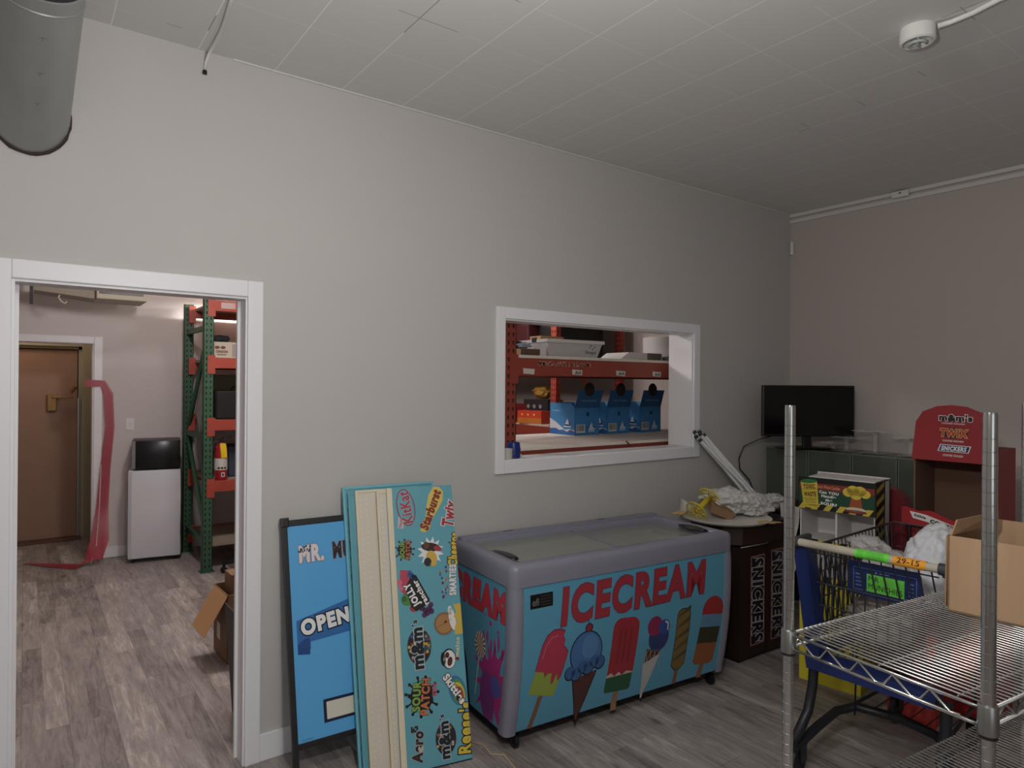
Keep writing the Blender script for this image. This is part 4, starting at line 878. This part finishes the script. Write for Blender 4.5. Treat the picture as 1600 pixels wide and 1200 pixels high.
# things in the cart
bag('plastic_bag', 'full white plastic bag bulging above the far side of the cart basket', (3.27, -1.79, .89), (.19, .135, .185), 12, M('d6d6da', .4, bump=.4, bs=20), .16, fr=2.4, fold=.10)
bag('plastic_bag', 'clear crumpled plastic bag behind the cart handle', (3.20, -1.60, .80), (.15, .11, .13), 21, M('c4c0bc', .3, alpha=.72, bump=.6, bs=25), .25, knot=((3.22, -1.50, .93), (.05, .09, .055)), fr=3)
bag('plastic_bag', 'dull plastic bag low in the cart behind the blue seat flap', (3.12, -1.62, .64), (.17, .15, .11), 33, M('8f8880', .5, bump=.5, bs=20), .3, fr=3)
RR = M('8e2228', .5)
for i, (x, y, z, dx, dy, dz, m_, lb) in enumerate(((3.45, -1.66, .512, .14, .10, .12, RR, 'red carton in the bottom of the cart, farther one'), (3.30, -1.86, .512, .16, .09, .10, M('9a2a2c', .5), 'red carton in the bottom of the cart, nearer one'), (3.52, -1.80, .512, .10, .10, .16, CARD2, 'brown carton standing at the front end of the cart'))):
    o = B().box((-dx, -dy, 0), (dx, dy, dz), .004).build('carton', m_); at(tag(o, lb, 'carton'), (x, y, z), .1*i)
b = B().box((-.14, -.11, 0), (.14, .11, .10), .01).build('crate', M('b03a30', .5)); at(tag(b, 'red plastic crate on the floor behind the cart frame', 'crate'), (3.74, -1.52, 0.0), .1)

# ------------------------------------------------------------ chrome wire rack
wr = thing('wire_rack', 'chrome wire shelving rack with grooved posts in the right foreground', 'shelving')
ang = math.atan2(-.115, 1.21)
wr.matrix_world = Matrix.Translation((1.539, -2.119, 0)) @ Matrix.Rotation(math.atan2(-.445, -.052)+R(90), 4, 'Z')
# local: +x long direction, -y towards the near post
LX, LY = 1.20, .446
def post_bm(x, y):
    b = B(); pr = [(.0127, .03)]
    z = .06
    while z < 1.60: pr += [(.0127, z-.0012), (.0119, z-.0006), (.0119, z+.0006), (.0127, z+.0012)]; z += .0254
    pr += [(.0127, 1.628), (.0118, 1.634)]
    b.lathe(pr, 28, Matrix.Translation((x, y, 0))); return b
b0 = None
for x in (0, LX):
    for y in (0, -LY):
        p = post_bm(x, y).build('post', CHROME, wr, 30)
        B().lathe([(.017, 0), (.017, .02), (.009, .032)], 16, Matrix.Translation((x, y, 0))).build('levelling_foot', M('2a2a2c', .4), p)
for zs in (1.07, .62, .16):
    b = B(); x0, x1, y0, y1 = .012, LX-.012, -.012, -LY+.012
    for z in (zs-.004, zs-.038):
        for y in (0.0, -LY): b.tube([(.01, y, z), (LX-.01, y, z)], .0038, 8)
        for x in (0.0, LX): b.tube([(x, -.01, z), (x, -LY+.01, z)], .0038, 8)
    for y in (0.0, -LY):
        n = 27; pts = [(.02+(LX-.04)*k/n, y, zs-.006 if k % 2 else zs-.036) for k in range(n+1)]; b.tube(pts, .0026, 6)
    for x in (0.0, LX):
        pts = []; n = 5
        for k in range(n):
            a = -.03-(LY-.06)*k/n; st = (LY-.06)/n
            pts += [(x, a, zs-.006), (x, a-st*.5, zs-.036), (x, a-st*.75, zs-.034)]
        b.tube(pts, .0028, 6)
    b.build('shelf_frame', CHROME, wr, True)
    b = B(); n = 68
    for k in range(1, n):
        x = LX*k/n; ya, yb = (-.02 if k in (1, 2, n-1, n-2) else 0, -LY+(.02 if k in (1, 2, n-1, n-2) else 0)); b.tube([(x, ya, zs), (x, yb, zs)], .0019, 6)
    for y in (-.06, -LY/2, -LY+.06):
        pts = [(LX*k/(2*n), y, zs-.0035-(.0022 if k % 2 else -.0008)) for k in range(2*n+1)]; b.tube(pts, .0018, 5)
    b.build('wire_mesh', CHROMED, wr, True)
    for x in (0, LX):
        for y in (0, -LY):
            B().lathe([(.0185, zs-.048), (.0178, zs+.004), (.0160, zs+.008), (.0145, zs+.008)], 24, Matrix.Translation((x, y, 0))).build('collar', M('a9a9a6', .3, 1.0), wr, 40)
            B().lathe([(.0165, zs-.055), (.0165, zs-.0485)], 24, Matrix.Translation((x, y, 0))).build('clip', BLACK, wr, True)
# cardboard box on the top shelf
bx = thing('cardboard_box', 'open brown cardboard box on the wire rack', 'box'); bx.matrix_world = frame_mat((2.035, -2.285, 1.0735), (.10, -.995, 0), (0, 0, 1))
bw, bd, bh = .235, .38, .205
B().box((0, 0, 0), (bw, .005, bh)).box((0, 0, 0), (.005, bd, bh)).box((bw-.005, 0, 0), (bw, bd, bh)).box((0, bd-.005, 0), (bw, bd, bh)).box((0, 0, 0), (bw, bd, .005)).build('carton', CARD, bx)
B().hexa([(-.004, .0, bh-.002), (0, 0, bh-.002), (0, bd, bh-.002), (-.004, bd, bh-.002), (-.008, .005, 0.01), (-.004, .005, .01), (-.004, bd, .01), (-.008, bd, .01)]).build('outer_flap', CARD2, bx)
B().hexa([(.004, .008, bh), (.008, .008, bh), (.05, .30, bh), (.046, .30, bh), (.004, .06, bh+.035), (.008, .06, bh+.035), (.05, .31, bh+.035), (.046, .31, bh+.035)]).build('inner_flap', CARD2, bx)

# ------------------------------------------------------------ storage room: green rack
def upright(b, x, y, h, w_=.075, d=.06, holes=True, face='y'):
    b.box((x-w_/2, y-d/2, 0), (x+w_/2, y+d/2, h), .002)
HOLE = M('0e100f', .8)
def rack(name, label, cat, frames, beams_z, matrix, depth, upm, bm_, hgt, beamh=.095, levels=None, decks=True, ladder=True):
    t = thing(name, label, cat); t.matrix_world = matrix
    # local x along beams, local y depth
    for fx in frames:
        for y in (0, depth):
            u = B().box((fx-.042, y-.004, 0), (fx+.042, y, hgt)).box((fx-.042, y-.004, 0), (fx-.038, y+.05, hgt)).box((fx+.038, y-.004, 0), (fx+.042, y+.05, hgt)).box((fx-.06, y-.03, 0), (fx+.06, y+.08, .006)).build('upright', upm, t)
            cv = Canvas(plane((fx, y-.0045, 0), (1, 0, 0), (0, 0, 1)))
            z = .05
            while z < hgt-.03:
                for dx in (-.018, .018): cv.poly([(dx-.007, z+.012), (dx-.004, z-.012), (dx+.004, z-.012), (dx+.007, z+.012)], HOLE, 0)
                z += .051
            cv.build('slots', u)
            cv = Canvas(plane((fx-.0425, y+.05, 0), (0, -1, 0), (0, 0, 1))); z = .05
            while z < hgt-.03: cv.ell(.027, z, .006, .008, HOLE, 0, 8); z += .051
            cv.build('slots', u)
        b = B()
        b.box((fx-.018, .05, .22), (fx+.018, depth, .26)).box((fx-.018, .05, 1.16), (fx+.018, depth, 1.20)).box((fx-.018, .05, hgt-.3), (fx+.018, depth, hgt-.26))
        b.tube([(fx, .05, 2.1), (fx, depth, 1.22)], .02, 4).tube([(fx, .05, .3), (fx, depth, 1.14)], .02, 4)
        b.build('brace', upm, t)
    x0, x1 = frames[0]+.042, frames[-1]-.042
    for z in beams_z:
        for y in ((-.004, depth-.04) if z > .5 else (depth-.04,)):
            g = B().box((x0, y, z-beamh), (x1, y+.045, z), .003).box((x0-.05, y-.006, z-beamh-.05), (x0+.012, y+.02, z+.02)).box((x1-.012, y-.006, z-beamh-.05), (x1+.05, y+.02, z+.02)).build('beam', bm_, t)
    return t
g = rack('pallet_rack', 'green upright and orange beam pallet rack seen through the doorway', 'shelving', (0, 2.3), (.24, .80, 1.345, 1.90, 2.41), Matrix.Translation((1.315, 3.30, 0)), .88, GREEN, ORANGE, 2.45)
for z in (.24, .80, 1.345, 1.90, 2.41): B().box((.05, .045, z-.03), (2.25, .84, z-.005)).build('deck', M('9a8c7c', .7), g)
cv = Canvas(plane((1.315, 3.295, 2.31), (1, 0, 0), (0, 0, 1))); cv.rect(.10, .03, .22, .085, 'c2aaa0', 0).rect(.22, .03, .42, .085, 'e0543a', 0); o = cv.build('beam_label', None); o.parent = g; o.matrix_parent_inverse = g.matrix_world.inverted()
# items on it
def boxed(name, label, cat, a, b_, m_, bev=.004, rz=0): return tag(B().box(a, b_, bev, rz).build(name, m_), label, cat)
c1 = thing('carton', 'white printed carton on the upper shelf of green rack', 'carton', (1.40, 3.50, 1.901))
B().box((0, 0, 0), (.235, .26, .152), .003).build('box', M('c8bba8', .6), c1)
cv = Canvas(plane((0, -.001, 0), (1, 0, 0), (0, 0, 1))); cv.text('ONION', .07, .062, .10, .026, '7a2a30', 0, .04).rect(.16, .015, .22, .135, 'a8a29a', 1)
for x in (.03, .08): cv.ell(x, .10, .022, .014, '7a4434', 1)
cv.rect(.03, .03, .11, .038, '6a5a50', 1); cv.build('print', c1)
tag(B().blob((1.47, 3.6, 2.085), (.09, .08, .035), 3, .3, 4, 3).build('cloth', M('1f1e22', .8), None, True), 'black cloth lying on the white carton in the green rack', 'cloth')
boxed('crate', 'olive plastic crate on the middle shelf of green rack', 'crate', (1.42, 3.75, 1.346), (1.95, 4.1, 1.75), M('6b6a50', .6), .01)
boxed('bin', 'black bin in front of the olive crate, green rack', 'bin', (1.42, 3.44, 1.346), (1.85, 3.70, 1.60), M('151416', .5), .01)
o = B().tube([(1.60, 3.73, 1.60), (1.63, 3.735, 1.64), (1.70, 3.735, 1.655), (1.78, 3.73, 1.64)], .006, 8).build('cable_loop', BLACK, None, True); tag(o, 'black cable loop over the rim of the olive crate', 'cable')
ex = thing('fire_extinguisher', 'red fire extinguisher with a yellow tag on the green rack', 'fire extinguisher', (1.44, 3.37, .801))
B().lathe([(.05, 0), (.054, .01), (.054, .27), (.045, .305), (.02, .325), (.018, .335)], 28).build('cylinder', M('9c1f22', .3), ex, 40)
B().lathe([(.0545, .09), (.0550, .095), (.0550, .19), (.0545, .195)], 28).build('label', M('cfccc4', .5), ex, 40)
cv = Canvas(lambda u, v, h: Vector(((.0555+h)*math.sin(u/.055), -(.0555+h)*math.cos(u/.055), v)), cuts=0)
for k in range(3): cv.rect(-.04+.028*k, .10, -.02+.028*k, .118, '33302c', 1)
for k in range(4): cv.rect(-.04, .13+.014*k, -.04+random.uniform(.03, .075), .136+.014*k, '4a4640', 1)
cv.rect(-.008, .03, .022, .07, 'e0dcd4', 1).rect(-.002, .038, .014, .06, '3a2a6a', 2); cv.build('label_print', ex)
B().box((-.015, -.02, .335), (.015, .02, .37), .004).tube([(0, 0, .365), (.02, -.03, .385), (.07, -.06, .39)], .006, 8).tube([(0, 0, .36), (-.05, -.01, .34), (-.062, 0, .24)], .007, 8).build('valve', M('1a1a1c', .4), ex)
B().sheet(lambda i, j: Vector((-.022+.05*i+.012*j, -.0585-.004*math.sin(j*3), .33-.13*j)), 2, 6).build('tag', M('e8c81e', .5), ex)
boxed('storage_box', 'grey blue box behind the fire extinguisher', 'box', (1.55, 3.55, .801), (1.95, 3.9, 1.08), M('3c4254', .6), .01)
bag('plastic_bag', 'large clear plastic sheet hanging between the green uprights', (1.37, 3.78, 1.42), (.035, .20, .38), 41, M('a9a29e', .3, alpha=.7, bump=.6, bs=18), .3, fr=3, fold=.2)
# office chair foot glimpsed beneath
ch = thing('office_chair', 'black office chair base under the green rack', 'chair', (1.72, 3.16, 0))
b = B()
for k in range(5): a = R(175+72*k); b.tube([(0, 0, .13), (.30*math.cos(a), .30*math.sin(a), .085)], [.03, .016], 8)
b.build('base', M('151517', .4), ch, True); B().lathe([(.025, .12), (.025, .42), (.16, .43), (.2, .45), (.2, .50), (.001, .50)], 20).build('seat', M('151517', .6), ch, 40)
for k in range(5): a = R(175+72*k); B().lathe([(.012, -.022), (.027, -.018), (.027, .018), (.012, .022)], 14, Matrix.Translation((.29*math.cos(a), .29*math.sin(a), .0275)) @ Matrix.Rotation(R(90), 4, 'X')).box((.29*math.cos(a)-.01, .29*math.sin(a)-.01, .05), (.29*math.cos(a)+.01, .29*math.sin(a)+.01, .09)).build('caster', M('0e0e10', .4), ch, 40)
# ceiling tube fixture above the rack
tf = thing('tube_light', 'lit white tube light hanging above the green rack', 'lamp', (2.2, 4.02, 2.54))
em, nt_, pe = node_mat('lit_tube'); pe.inputs['Emission Color'].default_value = (1, .97, .94, 1); pe.inputs['Emission Strength'].default_value = 6; pe.inputs['Base Color'].default_value = (1, 1, 1, 1)
B().box((-.70, -.06, .0), (.70, .06, .05), .006).tube([(-.6, 0, .05), (-.6, 0, .28)], .006, 6).tube([(.6, 0, .05), (.6, 0, .28)], .006, 6).build('housing', WHITE, tf)
B().tube([(-.68, -.03, -.012), (.68, -.03, -.012)], .013, 12).build('lit_tube', em, tf, True)
# fridge and microwave
fr = thing('mini_fridge', 'white mini fridge with a black microwave on top', 'fridge', (.775, 3.965, 0), R(-9))
B().box((.0, .05, .03), (.435, .37, .86), .008).build('cabinet', M('cfcfd4', .4), fr, 40); fd = B().box((.0, 0, .045), (.435, .046, .86), .012).build('door', M('d6d6da', .35), fr, 40)
B().box((.0, -.003, .06), (.028, .0, .85), .0015).build('door_edge', M('bcbcc2', .4), fd)
for x in (.04, .39):
    for y in (.06, .33): B().lathe([(.015, 0), (.015, .03)], 10, Matrix.Translation((x, y, 0))).build('foot', BLACK, fr)
mw = thing('microwave', 'small black microwave oven standing on the white fridge', 'microwave', (.80, 3.945, .862), R(-9))
B().box((0, .02, .008), (.40, .32, .275), .008).build('case', M('1e1c20', .4), mw, 40); md = B().box((.03, -.005, .012), (.395, .02, .27), .006).build('door', M('0f0d10', .2), mw, 40)
B().box((.0, 0, .012), (.03, .02, .27), .004).build('left_trim', M('77747a', .4), mw)
for x in (.03, .37):
    for y in (.05, .29): B().box((x-.012, y-.012, 0), (x+.012, y+.012, .01)).build('foot', BLACK, mw)
o = B().tube([(1.19, 3.93, 1.05), (1.20, 3.885, .95), (1.207, 3.87, .6), (1.20, 3.865, .3), (1.21, 3.87, .08), (1.215, 3.95, .02)], .005, 8).build('power_cord', M('2a292c', .5), None, True)
bpy.context.view_layer.update(); o.parent = fr; o.matrix_parent_inverse = fr.matrix_world.inverted()
sw = thing('light_switch', 'white light switch plate on the far wall above the microwave', 'switch', (.832, YS, 1.265))
B().box((-.035, -.006, -.058), (.035, 0, .058), .003).build('plate', M('e2e0e0', .35), sw); B().box((-.006, -.014, -.014), (.006, -.006, .014), .002).build('toggle', M('d0cece', .35), sw)
# wall unit near the storage ceiling
hu = thing('air_unit', 'beige air unit hanging near the ceiling beyond the doorway', 'air unit', (.42, 3.75, 2.40))
B().box((.08, 0, .0), (.47, .45, .10), .008).build('housing', M('b5aa94', .5), hu); B().box((.10, -.003, .045), (.44, .002, .08), .002).build('air_slot', BLACK, hu)
B().hexa([(-.36, .1, .045), (.08, .05, .0), (.08, .4, .0), (-.36, .4, .045), (-.36, .1, .10), (.08, .05, .10), (.08, .4, .10), (-.36, .4, .10)]).build('duct_arm', M('9d9484', .6), hu)
B().box((-.39, .08, -.075), (-.365, .12, .10)).build('hanger', M('2e2c2c', .5), hu)
B().tube([(-.17, .12, .04), (-.19, .12, .0), (-.17, .12, -.035), (-.14, .12, -.05), (-.13, .12, -.03)], .008, 8).build('hook', M('c4bcb0', .5), hu, True)
B().box((-.3, .2, .10), (-.28, .22, .45)).box((.3, .2, .10), (.32, .22, .45)).build('suspension', M('55524c', .5), hu)
# red tape
TP = M('a8203a', .35, alpha=.74)
def ribbon(path, wd, th, nrm):
    b = B(); path = [Vector(p) for p in path]; n = len(path)-1
    def fn(i, j):
        k = min(n-1, int(i*n)); q_ = i*n-k; p = path[k].lerp(path[k+1], q_); d = wd[k]+(wd[k+1]-wd[k])*q_
        v = nrm[k].lerp(nrm[k+1], q_); return p+v*d*(j-.5)
    return b.sheet(fn, n*6, 3)
V = Vector
path = [(.46, 4.345, 1.66), (.60, 4.335, 1.66), (.645, 4.33, 1.56), (.66, 4.32, 1.25), (.625, 4.31, .85), (.60, 4.28, .5), (.575, 4.22, .2), (.52, 4.12, .05), (.40, 4.10, .012), (.2, 4.3, .012), (.02, 4.5, .01)]
wds = [.075, .075, .08, .075, .085, .10, .15, .17, .15, .10, .03]
nr = [V((0, 0, 1)), V((.5, 0, .8)), V((1, 0, .2)), V((1, 0, 0)), V((1, .1, 0)), V((1, .1, 0)), V((1, -.2, 0)), V((.8, -.5, .1)), V((.3, 1, .04)), V((.7, .7, .03)), V((.7, .7, 0))]
tp = ribbon(path, wds, 0, nr).build('caution_tape', TP, None, True); tag(tp, 'red barrier tape hanging from far doorway down onto the floor', 'tape')
tag(B().tube([(.588, 4.29, .9), (.575, 4.26, .5), (.545, 4.19, .12), (.50, 4.10, .02)], .004, 6).build('cord', M('d8b0b0', .5), None, True), 'thin pale cord hanging in front of the red tape', 'cord')
# small carton with its flap and black board just inside
cb = thing('cardboard_box', 'brown cardboard box with an open flap on the storage floor', 'box', (.985, 1.15, 0), R(2))
B().box((.0, 0, 0), (.006, .30, .41)).box((0, 0, 0), (.25, .006, .41)).box((.244, 0, 0), (.25, .3, .41)).box((0, .294, 0), (.25, .3, .41)).box((0, 0, 0), (.25, .3, .006)).build('carton', CARD2, cb)
B().hexa([(0, .0, .405), (0, .29, .405), (.004, .29, .41), (.004, 0, .41), (-.135, -.02, .19), (-.135, .27, .19), (-.131, .27, .194), (-.131, -.02, .194)]).build('open_flap', M('b58a5e', .7), cb)
B().box((.05, .10, .006), (.2, .25, .50)).build('inner_carton', CARD2, cb)
cv = Canvas(plane((-.0005, .3, 0), (0, -1, 0), (0, 0, 1))); cv.rect(.08, .10, .15, .2, 'cfc8bc', 0).rect(.22, .05, .235, .25, '2f4a34', 0); cv.build('shipping_label', cb)
o = B().box((0, 0, 0), (.008, .28, .56), .002).build('board', M('1b1b1d', .5)); at(tag(o, 'black board leaning behind the right door jamb', 'board'), (.87, .27, 0), rot=(0, R(-4), 0))

# ------------------------------------------------------------ storage racks behind the pass-through
r1 = rack('pallet_rack', 'dark orange pallet rack just behind the pass-through window', 'shelving', (0, 2.62), (1.845,), Matrix.Translation((2.415, .27, 0)), .90, ORED, ORED, 2.6, .108)
WD = M('e8dfd5', .7, var=.16)
for y in (-.004, .86): B().box((.042, y, 1.175), (2.58, y+.045, 1.265), .003).build('lower_beam', ORED, r1)
B().box((.045, .04, 1.850), (2.575, .86, 1.868)).box((.045, -.004, 1.847), (2.575, .04, 1.862)).build('upper_deck', M('c9bfb2', .7, var=.12), r1)
B().box((.045, -.004, 1.267), (2.575, .90, 1.285)).build('lower_deck', WD, r1)
B().tube([(1.00, -.012, 1.29), (1.045, -.03, 1.245)], .005, 6).build('splinter', M('7a3a24', .6), r1)
cv = Canvas(plane((0, -.0105+.004, 1.737), (1, 0, 0), (0, 0, 1)))
for i, x in enumerate((.095, .50, .905, 1.275, 1.63)):
    cv.poly([(x, .012), (x+.085, .008), (x+.09, .042), (x-.003, .046)], 'c9c4b8', 0)
    if i:
        for q_ in range(7): cv.rect(x+.022+.008*q_, .014+.004*(q_ % 2), x+.028+.008*q_, .026+.004*((q_*3) % 4), '3a3630', 1)
for k in range(150):
    xx = .2+.46*random.random(); cv.rect(xx, .062+.034*random.random()*.6, xx+.004+.006*random.random(), .07+.026*random.random(), 'cc9a88', 1)
cv.build('shelf_tags', r1)
r2 = rack('pallet_rack', 'orange pallet rack standing along the right wall of the storage room', 'shelving', (0, 2.3), (1.27, 2.42), Matrix.Translation((4.10, 1.88, 0)) @ Matrix.Rotation(R(90), 4, 'Z') @ Matrix.Diagonal((1, -1, 1, 1)), .86, ORANGE, ORED, 2.6)
for z in (1.27, 2.42): B().box((.05, .045, z), (2.25, .84, z+.015)).build('deck', M('c9bfb4', .7), r2)
# dark stock on top levels and grey sheet behind
boxed('tote', 'dark red tote on the storage rack, upper left in the window', 'tote', (4.15, 2.35, 1.86), (4.9, 3.1, 2.35), M('4e1e24', .6), .02)
boxed('tote', 'black tote on the storage rack behind the plastic bin', 'tote', (4.25, 1.98, 1.86), (4.85, 2.30, 2.3), M('1a1c1e', .5), .02)
B().box((.05, .045, 1.835), (2.25, .84, 1.85)).build('deck', M('8a8078', .7), r2)
# the far stock on the right-wall rack
def candy(label, c, dx, dy, dz, rz, cols, txt=None):
    t = thing('candy_box', label, 'candy box', c, rz, 'candy boxes on the right wall rack')
    B().box((-dx, -dy, 0), (dx, dy, dz), .003).build('carton', M(cols[0], .45), t)
    cv = Canvas(plane((-dx-.0005, dy, 0), (0, -1, 0), (0, 0, 1))); cv.rect(0, 0, 2*dy, dz*.45, cols[1], 0)
    if txt: cv.text(txt, dy, dz*.3, dy*1.3, dz*.22, 'e8e4da', 0, .03)
    for k in range(3): cv.ell(dy*.4+dy*.5*k, dz*.7, dz*.09, dz*.09, cols[2], 1, 12)
    cv.build('print', t)
candy('red and navy candy box at the left of the rack', (4.25, 2.80, 1.286), .1, .22, .19, 0, ('8e2a2c', '1e2448', 'e0c8b0'), 'NESTLE')
candy('small orange and red candy box leaning beside the blue boxes', (4.22, 2.33, 1.286), .08, .16, .13, .2, ('c8402a', 'd07a2c', 'f0d060'), None)
candy('black and white candy box behind the orange one', (4.42, 2.45, 1.286), .1, .18, .24, .1, ('2a2a2e', '2a2a2e', '9a9a98'), None)
o = B().blob((4.40, 2.42, 1.60), (.07, .13, .06), 6, .5, 4, 3).build('snack_bag', M('a07a30', .35, var=.5), None, True); tag(o, 'golden snack bag lying on top of the black and white box', 'snack bag')
boxed('riser', 'white riser board behind the candy boxes', 'board', (4.62, 2.0, 1.286), (4.64, 4.0, 1.52), M('9a948e', .7), .002)
# on the near rack, upper level
bin_ = thing('storage_bin', 'translucent white storage bin with handwriting on the upper shelf', 'bin', (2.945, .56, 1.868), R(-3))
TL = M('c9c7c6', .35, alpha=.86)
def frus(a, b_, z0, z1, x0, y0, k): return [(x0+k, y0+k, z0), (x0+a-k, y0+k, z0), (x0+a-k, y0+b_-k, z0), (x0+k, y0+b_-k, z0), (x0, y0, z1), (x0+a, y0, z1), (x0+a, y0+b_, z1), (x0, y0+b_, z1)]
B().hexa(frus(.50, .32, 0, .118, 0, 0, .03)).build('tub', TL, bin_)
B().hexa([(-.012, -.012, .112), (.512, -.012, .112), (.512, .332, .112), (-.012, .332, .112), (-.012, -.012, .135), (.512, -.012, .135), (.512, .332, .135), (-.012, .332, .135)]).build('lid', M('cfcdcc', .35, alpha=.9), bin_)
B().box((-.018, .12, .115), (-.006, .17, .15), .003).build('latch', BLACK, bin_)
cv = Canvas(lambda u, v, h: Vector((.0+u, .03*(1-v/.118)-.001-h, v))); cv.text('Damaged', .40, .048, .10, .03, '25304e', -2, .0)
for x, y in ((.385, .085), (.415, .075), (.43, .09), (.395, .1)): cv.ell(x, y, .006, .005, '1c2030', 1, 8)
cv.build('handwriting', bin_)
o = B().sheet(lambda i, j: Vector((.0+.09*i, .02*math.sin(i*2), .10*j+.0)), 4, 3).build('paper', M('d0cecc', .6)); at(tag(o, 'white paper sheet standing left of the storage bin', 'paper'), (2.87, .62, 1.869), R(-30))
boxed('carton', 'flat brown carton at the left end of the upper shelf', 'carton', (2.52, .55, 1.868), (2.87, .90, 1.925), M('5c483c', .7), .002)
tag(B().box((2.525, .545, 1.872), (2.70, .551, 1.922)).build('carton_label', M('c8a878', .6)), 'tan label panel on the flat brown carton end', 'label')
tag(B().blob((2.68, .72, 1.965), (.14, .11, .035), 9, .45, 4, 4, .2).build('plastic_bag', M('2a3a38', .3, var=.4), None, True), 'dark green plastic bag on the flat brown carton', 'plastic bag')
tag(B().blob((2.80, .66, 1.955), (.07, .05, .022), 19, .5, 5, 4, .2).build('plastic_bag', M('b4bcc4', .3), None, True), 'small pale plastic bag beside the dark green one', 'plastic bag')
boxed('carton', 'tan carton standing behind the storage bin', 'carton', (3.22, .98, 1.868), (3.45, 1.12, 2.06), M('b08a60', .7), .002)
tyw = B(); tyw.prism([(0, 0), (.36, 0), (.36, .085), (.14, .085)], .26, Matrix.Translation((3.86, 1.06, 1.868)) @ Matrix.Rotation(R(90), 4, 'X')); tag(tyw.build('document_tray', M('cfccca', .6)), 'white cardboard tray with a sloped side on the upper shelf', 'tray')
tag(B().box((4.225, .80, 1.868), (4.40, 1.06, 1.953), .002).build('carton', M('6a6460', .7)), 'dull grey carton right of the white cardboard tray', 'carton')
tag(B().lathe([(.17, 0), (.17, .24)], 32, Matrix.Translation((4.62, .99, 1.868))).build('drum', M('c9c6c4', .6), None, 40), 'wide white drum at the right end of the upper shelf', 'drum')
b = B().box((4.36, .56, 1.868), (4.66, .76, 1.925))
for k in range(7): b.blob((4.38+.04*k, .66, 1.925+.008*(k % 3)), (.022, .06, .018), k, .3, 4, 2)
tag(b.build('bundle', M('0f1012', .6)), 'black bundle of parts in front of the white drum', 'bundle')
# blue candy display boxes with raised lids
BL = M('3d7eb4', .45, var=.12); BLD = M('2b5a86', .5, var=.15)
for i, (x, y) in enumerate(((3.497, .86), (3.845, .86), (4.23, .86))):
    t = thing('display_box', ['leftmost blue frozen treat display box in the window', 'middle blue frozen treat display box in the window', 'rightmost blue frozen treat display box in the window'][i], 'display box', (x-.03, y, 1.2852), R(2), 'blue display boxes with raised lids')
    w_, d, h_ = .27, .29, .25
    B().box((0, 0, 0), (w_, .004, h_*.86)).box((0, d-.004, 0), (w_, d, h_)).prism([(0, 0), (d, 0), (d, h_), (d*.15, h_), (0, h_*.86)], .004, Matrix(((0, 0, 1, 0), (1, 0, 0, 0), (0, 1, 0, 0), (0, 0, 0, 1)))).prism([(0, 0), (d, 0), (d, h_), (d*.15, h_), (0, h_*.86)], .004, Matrix(((0, 0, 1, w_-.004), (1, 0, 0, 0), (0, 1, 0, 0), (0, 0, 0, 1)))).box((0, 0, 0), (w_, d, .004)).build('carton', BL, t)
    lb_ = B().prism([(0, h_*.86), (w_, h_*.86), (w_+.05, .355), (.05, .355)], .004, XZ).build('raised_lid', BLD, t)
    cvl = B().prism([(.14+.055*math.cos(R(a)), .36+.055*math.sin(R(a))) for a in range(0, 360, 15)], .003, Matrix.Translation((.02, -.003, 0)) @ XZ).build('lid_disc', M('2c2724', .6), t)
    cv = Canvas(plane((0, -.0035, 0), (1, 0, 0), (0, 0, 1))); cv.text('TASTE THE MAGIC', .15, .27, .17, .014, '8aa4bc', 0, .02)
    cv.rect(.015, .02, .11, .085, 'd0cec8', 1)
    xx = .022
    while xx < .102: wq = random.uniform(.0015, .005); cv.rect(xx, .032, xx+wq, .08, '2a2a2c', 2); xx += wq+random.uniform(.002, .004)
    cv.ell(.18, .05, .04, .028, '1f2f62', 1).poly([(.145, .045), (.18, .10), (.2, .06), (.22, .05), (.215, .035), (.15, .035)], 'b9cbe0', 2).rect(.145, .024, .215, .032, 'c2d0e0', 2)
    for k in range(40): cv.ell(random.uniform(.01, w_-.01), random.uniform(.10, .24), .0016, .002, 'a8c8e0', 1, 6)
    cv.ell(.14, .165, .018, .018, '24466a', 1, 12); cv.build('front_print', t)
    cv = Canvas(plane((-.0008, d, 0), (0, -1, 0), (0, 0, 1)))
    cv.poly([(0, 0), (d, 0), (d, .04), (d*.8, .05), (d*.6, .04), (d*.5, .06), (d*.25, .10), (0, .13)], 'd2d6dc', 0).poly([(0, 0), (d, 0), (d, .03), (d*.85, .045), (d*.7, .025), (d*.55, .04), (d*.4, .035), (d*.25, .05), (0, .045)], '2f62a4', 1)
    cv.ell(d*.72, .09, .035, .02, '26356e', 2).poly([(d*.62, .085), (d*.72, .13), (d*.8, .085)], 'dfe6ee', 3).rect(d*.58, .062, d*.86, .072, 'e0e6ee', 3)
    for k in range(60): cv.ell(random.uniform(.01, d-.01), random.uniform(.09, .22), .0018, .002, 'bcd6ea', 1, 6)
    cv.text('THE MAGIC', d*.25, .19, .09, .01, 'cfe0ec', 0, .02); cv.build('side_print', t)
# tin and cup on the window sill
tn = thing('container', 'blue drum shaped container on the window sill', 'container', (2.285, .055, 1.2565))
B().lathe([(.034, 0), (.040, .004), (.041, .05), (.036, .088), (.03, .092), (.001, .092)], 24).build('body', M('1c2c70', .3), tn, 40)
cu_ = thing('cup', 'small pale grey cup at the left corner of the window sill', 'cup', (2.218, .02, 1.2565))
B().lathe([(.024, 0), (.027, .002), (.028, .058), (.025, .06), (.024, .055), (.001, .055)], 24).build('body', M('b9b6ae', .4), cu_, 40)
tag(B().box((2.318, .075, 1.2565), (2.36, .095, 1.272), .002).build('label_tag', M('c9c4bc', .5)), 'tiny white block beside the blue container on the sill', 'block')
